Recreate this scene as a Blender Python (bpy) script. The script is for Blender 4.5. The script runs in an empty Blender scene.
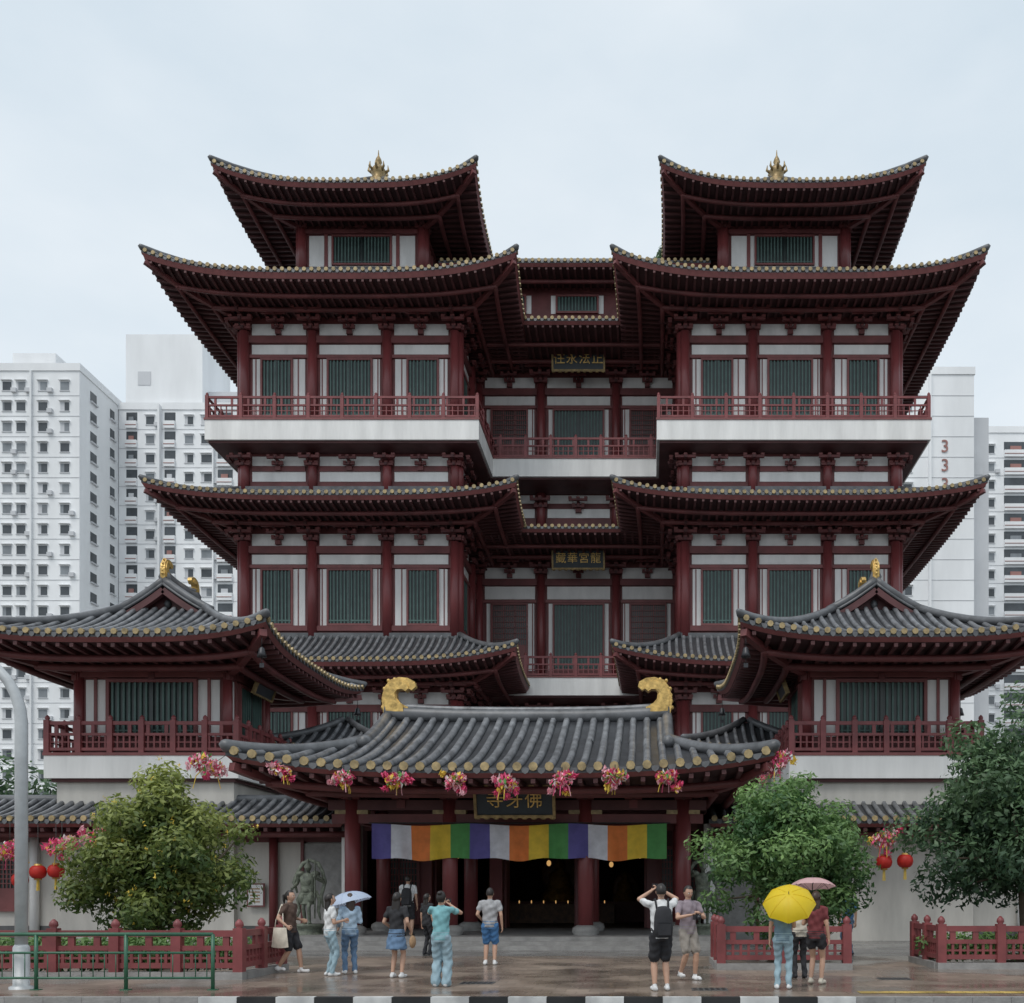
import bpy, math, random
import numpy as np
from math import sin, cos, pi, sqrt, radians, copysign
from mathutils import Vector, Matrix
random.seed(7)
scene = bpy.context.scene
COL = scene.collection

# ------------------------------------------------------------------ materials
MATS = {}
def mat(name, col, rough=.6, var=.25, vscale=1.5, bump=.0, bscale=20., metal=0., spec=.5, col2=None, streak=0., trans=0., emis=0.):
    m = bpy.data.materials.new(name); m.use_nodes = True
    nt = m.node_tree; N = nt.nodes; L = nt.links
    b = N['Principled BSDF']
    b.inputs['Roughness'].default_value = rough
    b.inputs['Metallic'].default_value = metal
    b.inputs['Specular IOR Level'].default_value = spec
    tc = N.new('ShaderNodeTexCoord')
    nz = N.new('ShaderNodeTexNoise'); nz.inputs['Scale'].default_value = vscale; nz.inputs['Detail'].default_value = 5
    nz.inputs['Roughness'].default_value = .62
    if streak:
        mp = N.new('ShaderNodeMapping'); mp.inputs['Scale'].default_value = (1, 1, streak)
        L.new(tc.outputs['Object'], mp.inputs['Vector']); L.new(mp.outputs['Vector'], nz.inputs['Vector'])
    else:
        L.new(tc.outputs['Object'], nz.inputs['Vector'])
    rp = N.new('ShaderNodeValToRGB')
    rp.color_ramp.elements[0].position = .3; rp.color_ramp.elements[1].position = .7
    c2 = col2 if col2 else tuple(c*(1-var) for c in col)
    c1 = col if col2 else tuple(min(1, c*(1+var*.6)) for c in col)
    rp.color_ramp.elements[0].color = (*c2, 1); rp.color_ramp.elements[1].color = (*c1, 1)
    L.new(nz.outputs['Fac'], rp.inputs['Fac']); L.new(rp.outputs['Color'], b.inputs['Base Color'])
    if bump:
        n2 = N.new('ShaderNodeTexNoise'); n2.inputs['Scale'].default_value = bscale; n2.inputs['Detail'].default_value = 3
        L.new(tc.outputs['Object'], n2.inputs['Vector'])
        bp = N.new('ShaderNodeBump'); bp.inputs['Strength'].default_value = bump; bp.inputs['Distance'].default_value = .02
        L.new(n2.outputs['Fac'], bp.inputs['Height']); L.new(bp.outputs['Normal'], b.inputs['Normal'])
    if emis:
        L.new(rp.outputs['Color'], b.inputs['Emission Color']); b.inputs['Emission Strength'].default_value = emis
    if trans:
        tr = N.new('ShaderNodeBsdfTranslucent'); L.new(rp.outputs['Color'], tr.inputs['Color'])
        mx = N.new('ShaderNodeMixShader'); mx.inputs['Fac'].default_value = trans
        out = N['Material Output']
        L.new(b.outputs[0], mx.inputs[1]); L.new(tr.outputs[0], mx.inputs[2]); L.new(mx.outputs[0], out.inputs[0])
    MATS[name] = m
    return m

mat('red_wall', (.165, .046, .046), .55, .38, .9)
mat('red_col', (.205, .046, .048), .4, .28, .9, streak=.3)
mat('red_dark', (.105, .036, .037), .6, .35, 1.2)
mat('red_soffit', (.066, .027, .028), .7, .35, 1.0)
mat('red_frame', (.215, .066, .064), .5, .25, 1.5)
mat('red_rail', (.225, .056, .058), .45, .3, 1.8)
mat('white_panel', (.80, .785, .77), .7, .16, 1.1, streak=.3)
mat('white_slab', (.84, .83, .81), .7, .20, 1.0, streak=.15)
mat('teal_dark', (.022, .036, .034), .3, .3, 2)
mat('teal_bar', (.085, .150, .135), .5, .25, 2)
mat('tile_pan', (.040, .042, .047), .36, .45, 2.5, bump=.3, bscale=6)
mat('tile_ridge', (.185, .19, .20), .34, .65, 2.6, bump=.3, bscale=8)  # lighter grey tile, base colour raised further to carry wet highlights
mat('tile_hip', (.12, .123, .13), .4, .45, 2, bump=.3, bscale=8)
mat('gold_tile', (.40, .30, .15), .45, .55, 4, metal=.1)
mat('gold', (.70, .46, .15), .38, .5, 6, metal=.45, bump=.6, bscale=14)
mat('gold_dull', (.32, .225, .10), .45, .5, 6, metal=.35)
mat('plaque_blue', (.020, .032, .042), .4, .3, 3)
mat('stone', (.30, .29, .28), .6, .3, 3, bump=.4, bscale=25)
mat('stone_dark', (.10, .10, .10), .45, .3, 3, bump=.3, bscale=25)
mat('bronze_stone', (.17, .19, .145), .55, .55, 9, bump=.7, bscale=40)
mat('beige_wall', (.60, .57, .52), .75, .22, 1.0, streak=.25, bump=.1)
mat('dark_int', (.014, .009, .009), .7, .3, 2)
mat('warm_int', (.13, .06, .025), .5, .7, 5)
mat('gold_int', (.28, .17, .05), .45, .6, 6, metal=.4)  # gold for the altar statues, hall dimness darkened into the base colour
mat('lamp_glow', (1., .55, .2), .5, .1, 5, emis=.55)
mat('hdb_white', (.84, .85, .86), .8, .12, .16, streak=.25)
mat('hdb_grey', (.58, .59, .61), .8, .10, .12)
mat('hdb_win', (.07, .08, .09), .25, .4, .4)
mat('hdb_win2', (.24, .26, .28), .3, .4, .4)
mat('hdb_brown', (.34, .17, .15), .7, .2, .4)
mat('hdb_line', (.58, .59, .61), .8, .1, .4)
mat('green_paint', (.035, .13, .075), .4, .25, 4)
mat('pole_grey', (.52, .54, .55), .4, .15, 4, metal=.1)
mat('metal_dark', (.05, .05, .055), .4, .3, 4, metal=.5)
mat('wire', (.03, .03, .03), .6)
mat('bark', (.11, .085, .06), .85, .35, 8, bump=.8, bscale=18)
mat('soil', (.06, .045, .03), .9, .3, 8)
mat('pink', (.85, .12, .27), .6, .2, 9, trans=.25)
mat('pinklight', (.90, .50, .56), .6, .15, 9, trans=.25)
mat('petal_yellow', (.85, .62, .10), .6, .2, 9, trans=.25)
mat('petal_green', (.12, .35, .08), .6, .2, 9, trans=.25)
mat('petal_white', (.80, .76, .74), .6, .1, 9, trans=.25)
mat('lantern_red', (.60, .03, .02), .55, .2, 5, trans=.3)
for n, c in dict(ban_blue=(.13, .11, .36), ban_white=(.74, .74, .80), ban_orange=(.80, .22, .05), ban_yellow=(.80, .55, .05), ban_green=(.09, .32, .09)).items():
    mat(n, c, .7, .18, 3, trans=.15)
mat('skin', (.50, .30, .21), .5, .1, 8)
mat('hair', (.018, .013, .011), .45, .3, 20)
mat('hair_brown', (.05, .026, .016), .45, .3, 20)
mat('eye_white', (.75, .73, .70), .3, .05)
mat('eye_dark', (.02, .012, .01), .2, .05)
mat('lips', (.36, .11, .09), .5, .1)
for n, c in dict(c_white=(.70, .70, .70), c_grey=(.36, .36, .37), c_black=(.026, .026, .03), c_navy=(.03, .045, .09), c_denim=(.12, .20, .32),
                 c_denim_l=(.30, .42, .48), c_teal=(.20, .43, .46), c_khaki=(.28, .25, .22), c_mauve=(.28, .23, .26), c_maroon=(.17, .035, .04),
                 c_brown=(.10, .06, .045), c_bluegrey=(.16, .25, .31), c_cream=(.66, .60, .50), c_lblue=(.38, .50, .62), c_royal=(.06, .17, .36), c_tan=(.40, .25, .14)).items():
    mat(n, c, .85, .22, 7, bump=.5, bscale=9)
mat('umb_yellow', (.90, .66, .02), .5, .06, 3, trans=.35)
mat('umb_pink', (.72, .46, .46), .5, .08, 3, trans=.3)
mat('umb_blue', (.55, .64, .80), .5, .10, 3, trans=.3)

# ---- ground materials
def ground_mat(name, col, brick=None, r0=.12, r1=.5, nscale=.5, bump=.15, grout=.55):
    m = bpy.data.materials.new(name); m.use_nodes = True
    nt = m.node_tree; N = nt.nodes; L = nt.links; b = N['Principled BSDF']
    tc = N.new('ShaderNodeTexCoord')
    nz = N.new('ShaderNodeTexNoise'); nz.inputs['Scale'].default_value = nscale; nz.inputs['Detail'].default_value = 7
    L.new(tc.outputs['Object'], nz.inputs['Vector'])
    mr = N.new('ShaderNodeMapRange'); mr.inputs[1].default_value = .38; mr.inputs[2].default_value = .62
    mr.inputs[3].default_value = r0; mr.inputs[4].default_value = r1
    L.new(nz.outputs['Fac'], mr.inputs[0]); L.new(mr.outputs[0], b.inputs['Roughness'])
    n2 = N.new('ShaderNodeTexNoise'); n2.inputs['Scale'].default_value = 60; n2.inputs['Detail'].default_value = 3
    L.new(tc.outputs['Object'], n2.inputs['Vector'])
    mx = N.new('ShaderNodeMix'); mx.data_type = 'RGBA'; mx.blend_type = 'MULTIPLY'; mx.inputs[0].default_value = 1
    if brick:
        br = N.new('ShaderNodeTexBrick'); br.inputs['Scale'].default_value = 1
        br.inputs['Brick Width'].default_value = brick[0]; br.inputs['Row Height'].default_value = brick[1]
        br.inputs['Mortar Size'].default_value = .008
        br.inputs['Color1'].default_value = (*col, 1); br.inputs['Color2'].default_value = (*[c*.72 for c in col], 1)
        br.inputs['Mortar'].default_value = (*[c*grout for c in col], 1)
        L.new(tc.outputs['Object'], br.inputs['Vector']); L.new(br.outputs['Color'], mx.inputs[6])
        src = br.outputs['Fac']
    else:
        mx.inputs[6].default_value = (*col, 1); src = n2.outputs['Fac']
    r2 = N.new('ShaderNodeValToRGB'); r2.color_ramp.elements[0].position = .35; r2.color_ramp.elements[1].position = .65
    r2.color_ramp.elements[0].color = (.60, .60, .61, 1); r2.color_ramp.elements[1].color = (1, 1, 1, 1)
    L.new(nz.outputs['Fac'], r2.inputs['Fac']); L.new(r2.outputs['Color'], mx.inputs[7])
    L.new(mx.outputs[2], b.inputs['Base Color'])
    bp = N.new('ShaderNodeBump'); bp.inputs['Strength'].default_value = bump; bp.inputs['Distance'].default_value = .004
    if brick: bp.invert = True
    L.new(src, bp.inputs['Height']); L.new(bp.outputs['Normal'], b.inputs['Normal'])
    MATS[name] = m
ground_mat('g_ground', (.16, .155, .14))
ground_mat('g_paving', (.32, .25, .20), (.4, .4), .10, .42, .55)
ground_mat('g_forecourt', (.25, .24, .23), (.6, .6), .10, .4, .6)
ground_mat('g_asphalt', (.05, .05, .052), None, .15, .5, .4, .5)
ground_mat('g_kerbw', (.70, .70, .68), None, .3, .6, 2, .2)
ground_mat('g_kerbb', (.025, .025, .025), None, .3, .6, 2, .2)
ground_mat('g_tactile', (.66, .47, .14), (.3, .3), .3, .5, 2, .5)

# ------------------------------------------------------------------ mesh builder
class MB:
    def __init__(s): s.v = []; s.f = []; s.m = []; s.s = []
    def add(s, vs, fs, m, smooth=False):
        o = len(s.v); s.v.extend(vs)
        for f in fs: s.f.append(tuple(i+o for i in f)); s.m.append(m); s.s.append(smooth)
    BF = [(0, 1, 2, 3), (7, 6, 5, 4), (0, 4, 5, 1), (1, 5, 6, 2), (2, 6, 7, 3), (3, 7, 4, 0)]
    def fbox(s, F, u0, u1, w0, w1, z0, z1, m):
        s.add([F(u0, w0, z0), F(u1, w0, z0), F(u1, w1, z0), F(u0, w1, z0), F(u0, w0, z1), F(u1, w0, z1), F(u1, w1, z1), F(u0, w1, z1)], MB.BF, m)
    def box(s, x0, x1, y0, y1, z0, z1, m):
        s.fbox(lambda u, w, z: (u, w, z), x0, x1, y0, y1, z0, z1, m)
    def tube(s, pts, rad, seg=8, m='red_col', cap=True, smooth=True, sq=None):
        pts = [Vector(p) for p in pts]; n = len(pts)
        if not hasattr(rad, '__len__'): rad = [rad]*n
        vs = []; fs = []
        d0 = (pts[1]-pts[0]).normalized()
        up = Vector((0, 0, 1)) if abs(d0.z) < .9 else Vector((0, 1, 0))
        for i, p in enumerate(pts):
            d = (pts[min(i+1, n-1)]-pts[max(i-1, 0)]).normalized()
            a = d.cross(up)
            if a.length < 1e-6: a = d.cross(Vector((1, 0, 0)))
            a.normalize(); b = a.cross(d)
            up = b
            for k in range(seg):
                t = 2*pi*k/seg + (pi/4 if seg == 4 else 0)
                q = p+a*(cos(t)*rad[i])+b*(sin(t)*rad[i]*(sq or 1)); vs.append(tuple(q))
        for i in range(n-1):
            for k in range(seg):
                k2 = (k+1) % seg
                fs.append((i*seg+k, i*seg+k2, (i+1)*seg+k2, (i+1)*seg+k))
        if cap:
            fs.append(tuple(range(seg))[::-1]); fs.append(tuple((n-1)*seg+k for k in range(seg)))
        s.add(vs, fs, m, smooth and seg > 4)
    def lathe(s, c, prof, seg, m, smooth=True):
        vs = []; fs = []; n = len(prof)
        for r, z in prof:
            for k in range(seg): vs.append((c[0]+r*cos(2*pi*k/seg), c[1]+r*sin(2*pi*k/seg), c[2]+z))
        for i in range(n-1):
            for k in range(seg):
                k2 = (k+1) % seg; fs.append((i*seg+k, i*seg+k2, (i+1)*seg+k2, (i+1)*seg+k))
        fs.append(tuple(range(seg))); fs.append(tuple((n-1)*seg+k for k in range(seg)))
        s.add(vs, fs, m, smooth)
    def lathe2(s, c, r, m, nu, nv):
        vs = []; fs = []
        for j in range(nv+1):
            t = pi*j/nv
            for k in range(nu):
                a = 2*pi*k/nu
                vs.append((c[0]+r[0]*max(sin(t), .001)*cos(a), c[1]+r[1]*max(sin(t), .001)*sin(a), c[2]+r[2]*cos(t)))
        for j in range(nv):
            for k in range(nu):
                k2 = (k+1) % nu; fs.append((j*nu+k, (j+1)*nu+k, (j+1)*nu+k2, j*nu+k2))
        s.add(vs, fs, m, True)
    def grid(s, P, nu, nv, m, smooth=True):
        vs = [P(i/nu, j/nv) for j in range(nv+1) for i in range(nu+1)]
        fs = [(j*(nu+1)+i, j*(nu+1)+i+1, (j+1)*(nu+1)+i+1, (j+1)*(nu+1)+i) for j in range(nv) for i in range(nu)]
        s.add(vs, fs, m, smooth)
    def extr(s, F, poly, w0, w1, m):
        n = len(poly)
        vs = [F(u, w0, z) for u, z in poly]+[F(u, w1, z) for u, z in poly]
        fs = [tuple(range(n)), tuple(range(n, 2*n))[::-1]]+[(i, (i+1) % n, n+(i+1) % n, n+i) for i in range(n)]
        s.add(vs, fs, m)
    def build(s, name, parent=None):
        me = bpy.data.meshes.new(name)
        me.from_pydata([tuple(v) for v in s.v], [], s.f)
        names = sorted(set(s.m)); idx = {n: i for i, n in enumerate(names)}
        for n in names: me.materials.append(MATS[n])
        me.polygons.foreach_set('material_index', [idx[x] for x in s.m])
        me.polygons.foreach_set('use_smooth', s.s)
        me.update()
        o = bpy.data.objects.new(name, me); COL.objects.link(o)
        if parent: o.parent = parent
        return o
def empty(name, loc=(0, 0, 0)):
    o = bpy.data.objects.new(name, None); COL.objects.link(o); o.location = loc; return o
def frame(side, cx, cy, o):
    if side == 'F': return lambda u, w, z: (cx+u, cy-o-w, z)
    if side == 'B': return lambda u, w, z: (cx-u, cy+o+w, z)
    if side == 'R': return lambda u, w, z: (cx+o+w, cy+u, z)
    return lambda u, w, z: (cx-o-w, cy-u, z)

# ------------------------------------------------------------------ temple pieces
def roof(T, R, cx, cy, hx, hy, ze, lift, flare, tx, ty, zt, wx, wy, zs, sp=.38, r=.1, sides='FRLB', straight=False, q=.4, p=3.6, ft=.3, hips=True, lines='FRL'):
    for sd in sides:
        if sd in 'FB': hA, hO, tA, tO, wA, wO = hx, hy, tx, ty, wx, wy
        else: hA, hO, tA, tO, wA, wO = hy, hx, ty, tx, wy, wx
        F = frame(sd, cx, cy, 0)
        def S(a, v, dz=0, do=0):
            w = hA+(tA-hA)*v
            k = 0 if straight else min(1, abs(a)/max(w, 1e-5))**p
            fx = flare*k*(1-v)
            return F(a+copysign(fx, a), hO+(tO-hO)*v+fx+do, ze+(zt-ze)*((1-q)*v+q*v*v)+lift*k*(1-v)**2+dz)
        def U(a, v, dz=0):
            w = hA-.12+(wA-hA+.12)*v
            k = 0 if straight else min(1, abs(a)/max(w, 1e-5))**p
            fx = flare*k*(1-v)
            return F(a+copysign(fx, a), hO-.12+(wO-hO+.12)*v+fx, ze-ft+(zs-ze+ft)*v+lift*k*(1-v)**2+dz)
        T.grid(lambda i, j: S((2*i-1)*(hA+(tA-hA)*j), j), 32, 6, 'tile_pan')
        T.grid(lambda i, j: S((2*i-1)*hA, 0, -.14*j), 32, 1, 'tile_pan')
        T.grid(lambda i, j: (S((2*i-1)*hA, 0, -.14, -.0) if j == 0 else U((2*i-1)*(hA-.12), 0)), 32, 1, 'red_frame')
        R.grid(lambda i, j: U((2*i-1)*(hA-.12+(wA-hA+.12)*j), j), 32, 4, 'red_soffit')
        if sd not in lines: continue
        n = int(2*hA/sp); st = 2*hA/n
        for i in range(n):
            a = -hA+st*(i+.5)
            vm = 1 if abs(a) <= tA or straight else (hA-abs(a))/(hA-tA)
            vm = min(1, vm)
            if vm > .04:
                ns = 6; jx = random.uniform(-.012, .012)
                T.tube([S(a+jx, vm*j/ns, r*.35) for j in range(ns+1)], r*random.uniform(.92, 1.06), 6, 'tile_ridge', cap=False)
            p0 = Vector(S(a, 0, r*.3)); p1 = Vector(S(a, 0, r*.3, .07))
            T.tube([p0, p1], r*1.08, 8, 'gold_tile', smooth=False)
            if i < n-1:
                b = a+st/2
                c = [S(b-st*.3, 0, -.0, .03), S(b+st*.3, 0, 0, .03), S(b+st*.18, 0, -.12, .04), S(b, 0, -.17, .04), S(b-st*.18, 0, -.12, .04)]
                T.add(c, [(0, 1, 2, 3, 4)], 'tile_hip')
        n = int(2*(hA-.2)/.42); st = 2*(hA-.2)/n
        for i in range(n):
            a = -hA+.2+st*(i+.5)
            vm = 1 if abs(a) <= wA or straight else max(.05, (hA-.12-abs(a))/(hA-.12-wA))
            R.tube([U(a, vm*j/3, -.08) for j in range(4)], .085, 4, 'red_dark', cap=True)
        for vv, rr in ((.32, .12), (.68, .13)):
            w = hA+(wA-hA)*vv
            R.tube([U((2*i/24-1)*w, vv, -.24) for i in range(25)], rr, 6, 'red_wall', cap=True)
        if hips and not straight and sd in 'FB':
            for sg in (-1, 1):
                pts = []
                c0 = Vector(S(sg*hA, 0)); c1 = Vector(S(sg*(hA+(tA-hA)*.12), .12))
                d = (c0-c1); d.z = 0; d.normalize()
                pts.append(c0+d*.12+Vector((0, 0, .20)))
                for j in range(9):
                    v = j/8; pts.append(Vector(S(sg*(hA+(tA-hA)*v), v, .12)))
                T.tube(pts, [r*.8]+[r*1.6]*9, 8, 'tile_hip')
                R.tube([U(sg*(hA-.12+(wA-hA+.12)*j/6), j/6, -.16) for j in range(7)], .16, 4, 'red_wall')

def bracket(R, F, u, z, n=3, sc=1.):
    R.fbox(F, u-.2*sc, u+.2*sc, 0, .3*sc, z-.12, z+.12, 'red_wall')
    for k in range(n):
        zz = z+.12+.30*sc*k; o = (.35+.42*k)*sc; h = (.42+.22*k)*sc
        R.fbox(F, u-.08*sc, u+.08*sc, 0, o+.2*sc, zz, zz+.17*sc, 'red_dark')
        R.fbox(F, u-h, u+h, o-.09*sc, o+.09*sc, zz+.171*sc-.14*sc, zz+.171*sc, 'red_wall')
        for t in (-h+.09, 0, h-.09):
            R.fbox(F, u+t-.11*sc, u+t+.11*sc, o-.12*sc, o+.12*sc, zz+.172*sc, zz+.295*sc, 'red_frame')

def window(M, F, uc, w, z0, z1, kind='bar'):
    t = .11
    M.fbox(F, uc-w/2-t, uc-w/2, .0, .16, z0-t, z1+t, 'red_frame'); M.fbox(F, uc+w/2, uc+w/2+t, .0, .16, z0-t, z1+t, 'red_frame')
    M.fbox(F, uc-w/2, uc+w/2, .0, .155, z1, z1+t, 'red_frame'); M.fbox(F, uc-w/2, uc+w/2, .0, .155, z0-t, z0, 'red_frame')
    M.fbox(F, uc-w/2, uc+w/2, .0, .045, z0, z1, 'teal_dark')
    if kind == 'bar':
        n = max(3, int(w/.19)); st = w/n
        for i in range(n): 
            a = uc-w/2+st*(i+.5); M.fbox(F, a-.036, a+.036, .055, .11, z0, z1, 'teal_bar')
        M.fbox(F, uc-w/2, uc+w/2, .06, .12, z0+(z1-z0)*.04, z0+(z1-z0)*.07, 'teal_bar')
        M.fbox(F, uc-.05, uc+.05, .06, .125, z0, z1, 'teal_dark')
    else:
        n = max(2, int(w/.55)); st = w/n
        for i in range(n):
            a = uc-w/2+st*i
            M.fbox(F, a+.03, a+st-.03, .05, .09, z0, z0+(z1-z0)*.38, 'red_frame')
            for k in range(1, 6): M.fbox(F, a+st*k/6-.018, a+st*k/6+.018, .05, .08, z0+(z1-z0)*.38, z1, 'red_frame')
            M.fbox(F, a-.04, a+.04, .05, .1, z0, z1, 'red_frame')
        for k in range(1, 7):
            zz = z0+(z1-z0)*(.38+.62*k/7); M.fbox(F, uc-w/2, uc+w/2, .082, .1, zz-.018, zz+.018, 'red_frame')

def facade(M, R, F, cols, zb, zt, wins, zw0=None, zw1=None, brk=True, bn=3, colr=.28, rows=2):
    h0, h1 = cols[0], cols[-1]
    zw1 = zt-2.35 if zw1 is None else zw1
    zw0 = zt-5.4 if zw0 is None else zw0
    M.fbox(F, h0, h1, -.3, 0, zb, zt, 'red_wall')
    M.fbox(F, h0, h1, 0, .2, zt-1.52, zt-1.12, 'red_wall')
    M.fbox(F, h0, h1, 0, .12, zw1+.02, zw1+.2, 'red_frame')
    M.fbox(F, h0, h1, 0, .16, zw0-.42, zw0-.12, 'red_wall')
    for i in range(len(cols)-1):
        a, b = cols[i]+colr+.1, cols[i+1]-colr-.1
        M.fbox(F, a, b, 0, .03, zt-1.10, zt-.40, 'white_panel')
        if rows > 1 and zw1+.30 < zt-1.55: M.fbox(F, a, b, 0, .03, zw1+.25, zt-1.56, 'white_panel')
        wd = wins[i]
        if wd:
            uc, w, kind = wd
            M.fbox(F, a+.05, b-.05, 0, .03, zw0-.1, zw1-.02, 'white_panel')
            for e in (uc-w/2-.42, uc+w/2+.36):
                if a < e < b: M.fbox(F, e, e+.06, 0, .06, zw0-.1, zw1, 'red_frame')
            window(M, F, uc, w, zw0, zw1-.12, kind)
        if brk: bracket(R, F, (cols[i]+cols[i+1])/2, zt-.92, bn, .78)
    for i, c in enumerate(cols):
        M.tube([F(c, .1, zb), F(c, .1, zt-.9)], colr, 12, 'red_col')
        if brk: bracket(R, F, c, zt-1.0, bn, .98)

def rail(M, F, u0, u1, w, z0, h=1.2, sp=2.0, m='red_rail', bal=.3, ends=(1, 1)):
    n = max(1, round((u1-u0)/sp)); st = (u1-u0)/n
    for i in range(n+1):
        if (i == 0 and not ends[0]) or (i == n and not ends[1]): continue
        u = u0+st*i
        M.fbox(F, u-.09, u+.09, w-.09, w+.09, z0, z0+h+.10, m)
        M.lathe(F(u, w, z0+h+.10), [(.05, 0), (.085, .05), (.075, .11), (.02, .17)], 8, m)
    a0 = u0 if ends[0] else u0+.091; a1 = u1 if ends[1] else u1-.091
    for zz, t in ((.12, .05), (h*.62, .045), (h, .06)):
        M.fbox(F, a0, a1, w-.045, w+.045, z0+zz-t, z0+zz+t, m)
    nb = int((u1-u0)/bal); sb = (u1-u0)/nb
    for i in range(nb):
        u = u0+sb*(i+.5)
        M.fbox(F, u-.028, u+.028, w-.025, w+.025, z0+.17, z0+h*.62-.045, m)
        if i % 3 == 1: M.fbox(F, u-.06, u+.06, w-.03, w+.03, z0+h*.62+.045, z0+h-.06, m)
    M.fbox(F, a0, a1, w-.02, w+.02, z0+h*.36-.02, z0+h*.36+.02, m)

CHI = [(0, -.1), (.8, -.1), (.78, .2), (.56, .3), (.42, .48), (.40, .68), (.52, .82), (.74, .84), (.9, .74), (1.04, .86), (1.0, 1.02), (.78, 1.14), (.5, 1.17), (.2, 1.08), (.02, .84), (-.07, .5), (-.05, .2)]
def chiwen(T, F, u, z, sg, sc=1.):
    T.extr(lambda a, w, zz: F(u+sg*a*sc, w*sc, z+zz*sc), CHI, -.13, .13, 'gold')
    T.extr(lambda a, w, zz: F(u+sg*a*sc, w*sc, z+zz*sc), [(.08+x*.78*.9, .12+y*.78) for x, y in CHI], -.19, .19, 'gold')
    for k in range(4):
        c = F(u+sg*(-.06+.02*k)*sc, 0, z+(.2+.2*k)*sc); T.lathe2(c, (.07*sc, .09*sc, .08*sc), 'gold', 8, 6)
    for k in range(5):
        t = k/4; c = F(u+sg*(.12+.8*t)*sc, 0, z+(1.07+.10*sin(t*3.1)-.1*t)*sc); T.lathe2(c, (.06*sc, .08*sc, .07*sc), 'gold', 8, 6)

def gable(T, R, cx, cy, axis, L, W, zb, zr, sp=.38, r=.1, chi=1., gm='gold_dull'):
    if axis == 'y': F = lambda u, w, z: (cx+w, cy+u, z)   # u along ridge
    else: F = lambda u, w, z: (cx+u, cy-w, z)
    for sg in (-1, 1):
        def S(u, v, dz=0): return F(u, sg*W*(1-v), zb+(zr-zb)*(.8*v+.2*v*v)+dz)
        T.grid(lambda i, j: S((2*i-1)*L, j), 2, 5, 'tile_pan')
        n = int(2*L/sp); st = 2*L/n
        for i in range(n):
            u = -L+st*(i+.5)+random.uniform(-.012, .012); T.tube([S(u, j/4, r*.35) for j in range(5)], r*random.uniform(.92, 1.06), 6, 'tile_ridge', cap=False)
        for e in (-1, 1):
            pts = [S(e*L, -.2+1.2*j/8, .14) for j in range(9)]
            T.tube(pts, r*1.6, 8, 'tile_hip')
            T.tube([S(e*(L+.12), -.05+1.05*j/6, -.02) for j in range(7)], .05, 6, gm)
            T.tube([S(e*(L+.02), -.05+1.05*j/6, -.24) for j in range(7)], .15, 4, 'red_dark')
    for e in (-1, 1):
        R.add([F(e*(L-.3), -W, zb-.3), F(e*(L-.3), W, zb-.3), F(e*(L-.3), 0, zr-.05)], [(0, 1, 2)], 'red_dark')
        R.lathe2(F(e*(L-.28), 0, zb+(zr-zb)*.3), (.13, .13, .16), gm, 8, 6)
    T.tube([F(u*L*1.02, 0, zr+.12+.14*abs(u)**3) for u in [-1+2*i/12 for i in range(13)]], .2, 8, 'tile_hip', sq=1.2)
    T.tube([F(u*L*1.02, 0, zr+.33+.16*abs(u)**3) for u in [-1+2*i/12 for i in range(13)]], .11, 8, 'tile_ridge')
    for e in (-1, 1): chiwen(T, F, e*(L+.1), zr+.22, -e, chi)

def textmesh(txt, size, m, M4, parent, name='lettering', ext=.03):
    cu = bpy.data.curves.new('t', 'FONT'); cu.body = txt; cu.size = size; cu.extrude = ext; cu.align_x = 'CENTER'; cu.align_y = 'CENTER'
    cu.space_character = 1.15
    o = bpy.data.objects.new('t', cu); COL.objects.link(o)
    dg = bpy.context.evaluated_depsgraph_get(); me = bpy.data.meshes.new_from_object(o.evaluated_get(dg))
    bpy.data.objects.remove(o)
    me.materials.clear(); me.materials.append(MATS[m])
    ob = bpy.data.objects.new(name, me); COL.objects.link(ob); ob.matrix_world = M4
    if parent: ob.parent = parent
    return ob
def plaque(parent, cx, y, z, w, h, txt, tilt=.25, rz=0., sc=.55, gm='gold_dull'):
    M = MB()
    M.box(-w/2, w/2, 0, .08, -h/2, h/2, 'plaque_blue')
    t = h*.10
    for a in ((-w/2-t, w/2+t, h/2, h/2+t), (-w/2-t, w/2+t, -h/2-t, -h/2)): M.box(a[0], a[1], -.06, .1, a[2], a[3], gm)
    for a in ((-w/2-t, -w/2), (w/2, w/2+t)): M.box(a[0], a[1], -.058, .098, -h/2, h/2, gm)
    nn = 9
    for i in range(nn):
        for zz in (-h/2-t, h/2+t): M.lathe2((-w/2+w*i/(nn-1), -.02, zz), (w*.045, .05, t*.7), gm, 8, 5)
    o = M.build('name_plaque', parent)
    X = Matrix.Translation((cx, y, z)) @ Matrix.Rotation(rz, 4, 'Z') @ Matrix.Rotation(tilt, 4, 'X')
    o.matrix_world = X
    if txt:
        textmesh(txt, h*sc, 'gold', X @ Matrix.Translation((0, -.03, 0)) @ Matrix.Rotation(pi/2, 4, 'X'), parent, 'plaque_lettering')
    return o

TEMPLE = empty('chinese_temple')
AX = -4.43; TD = 63.6
TXL, TXR = AX-12.43, AX+12.3

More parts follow.
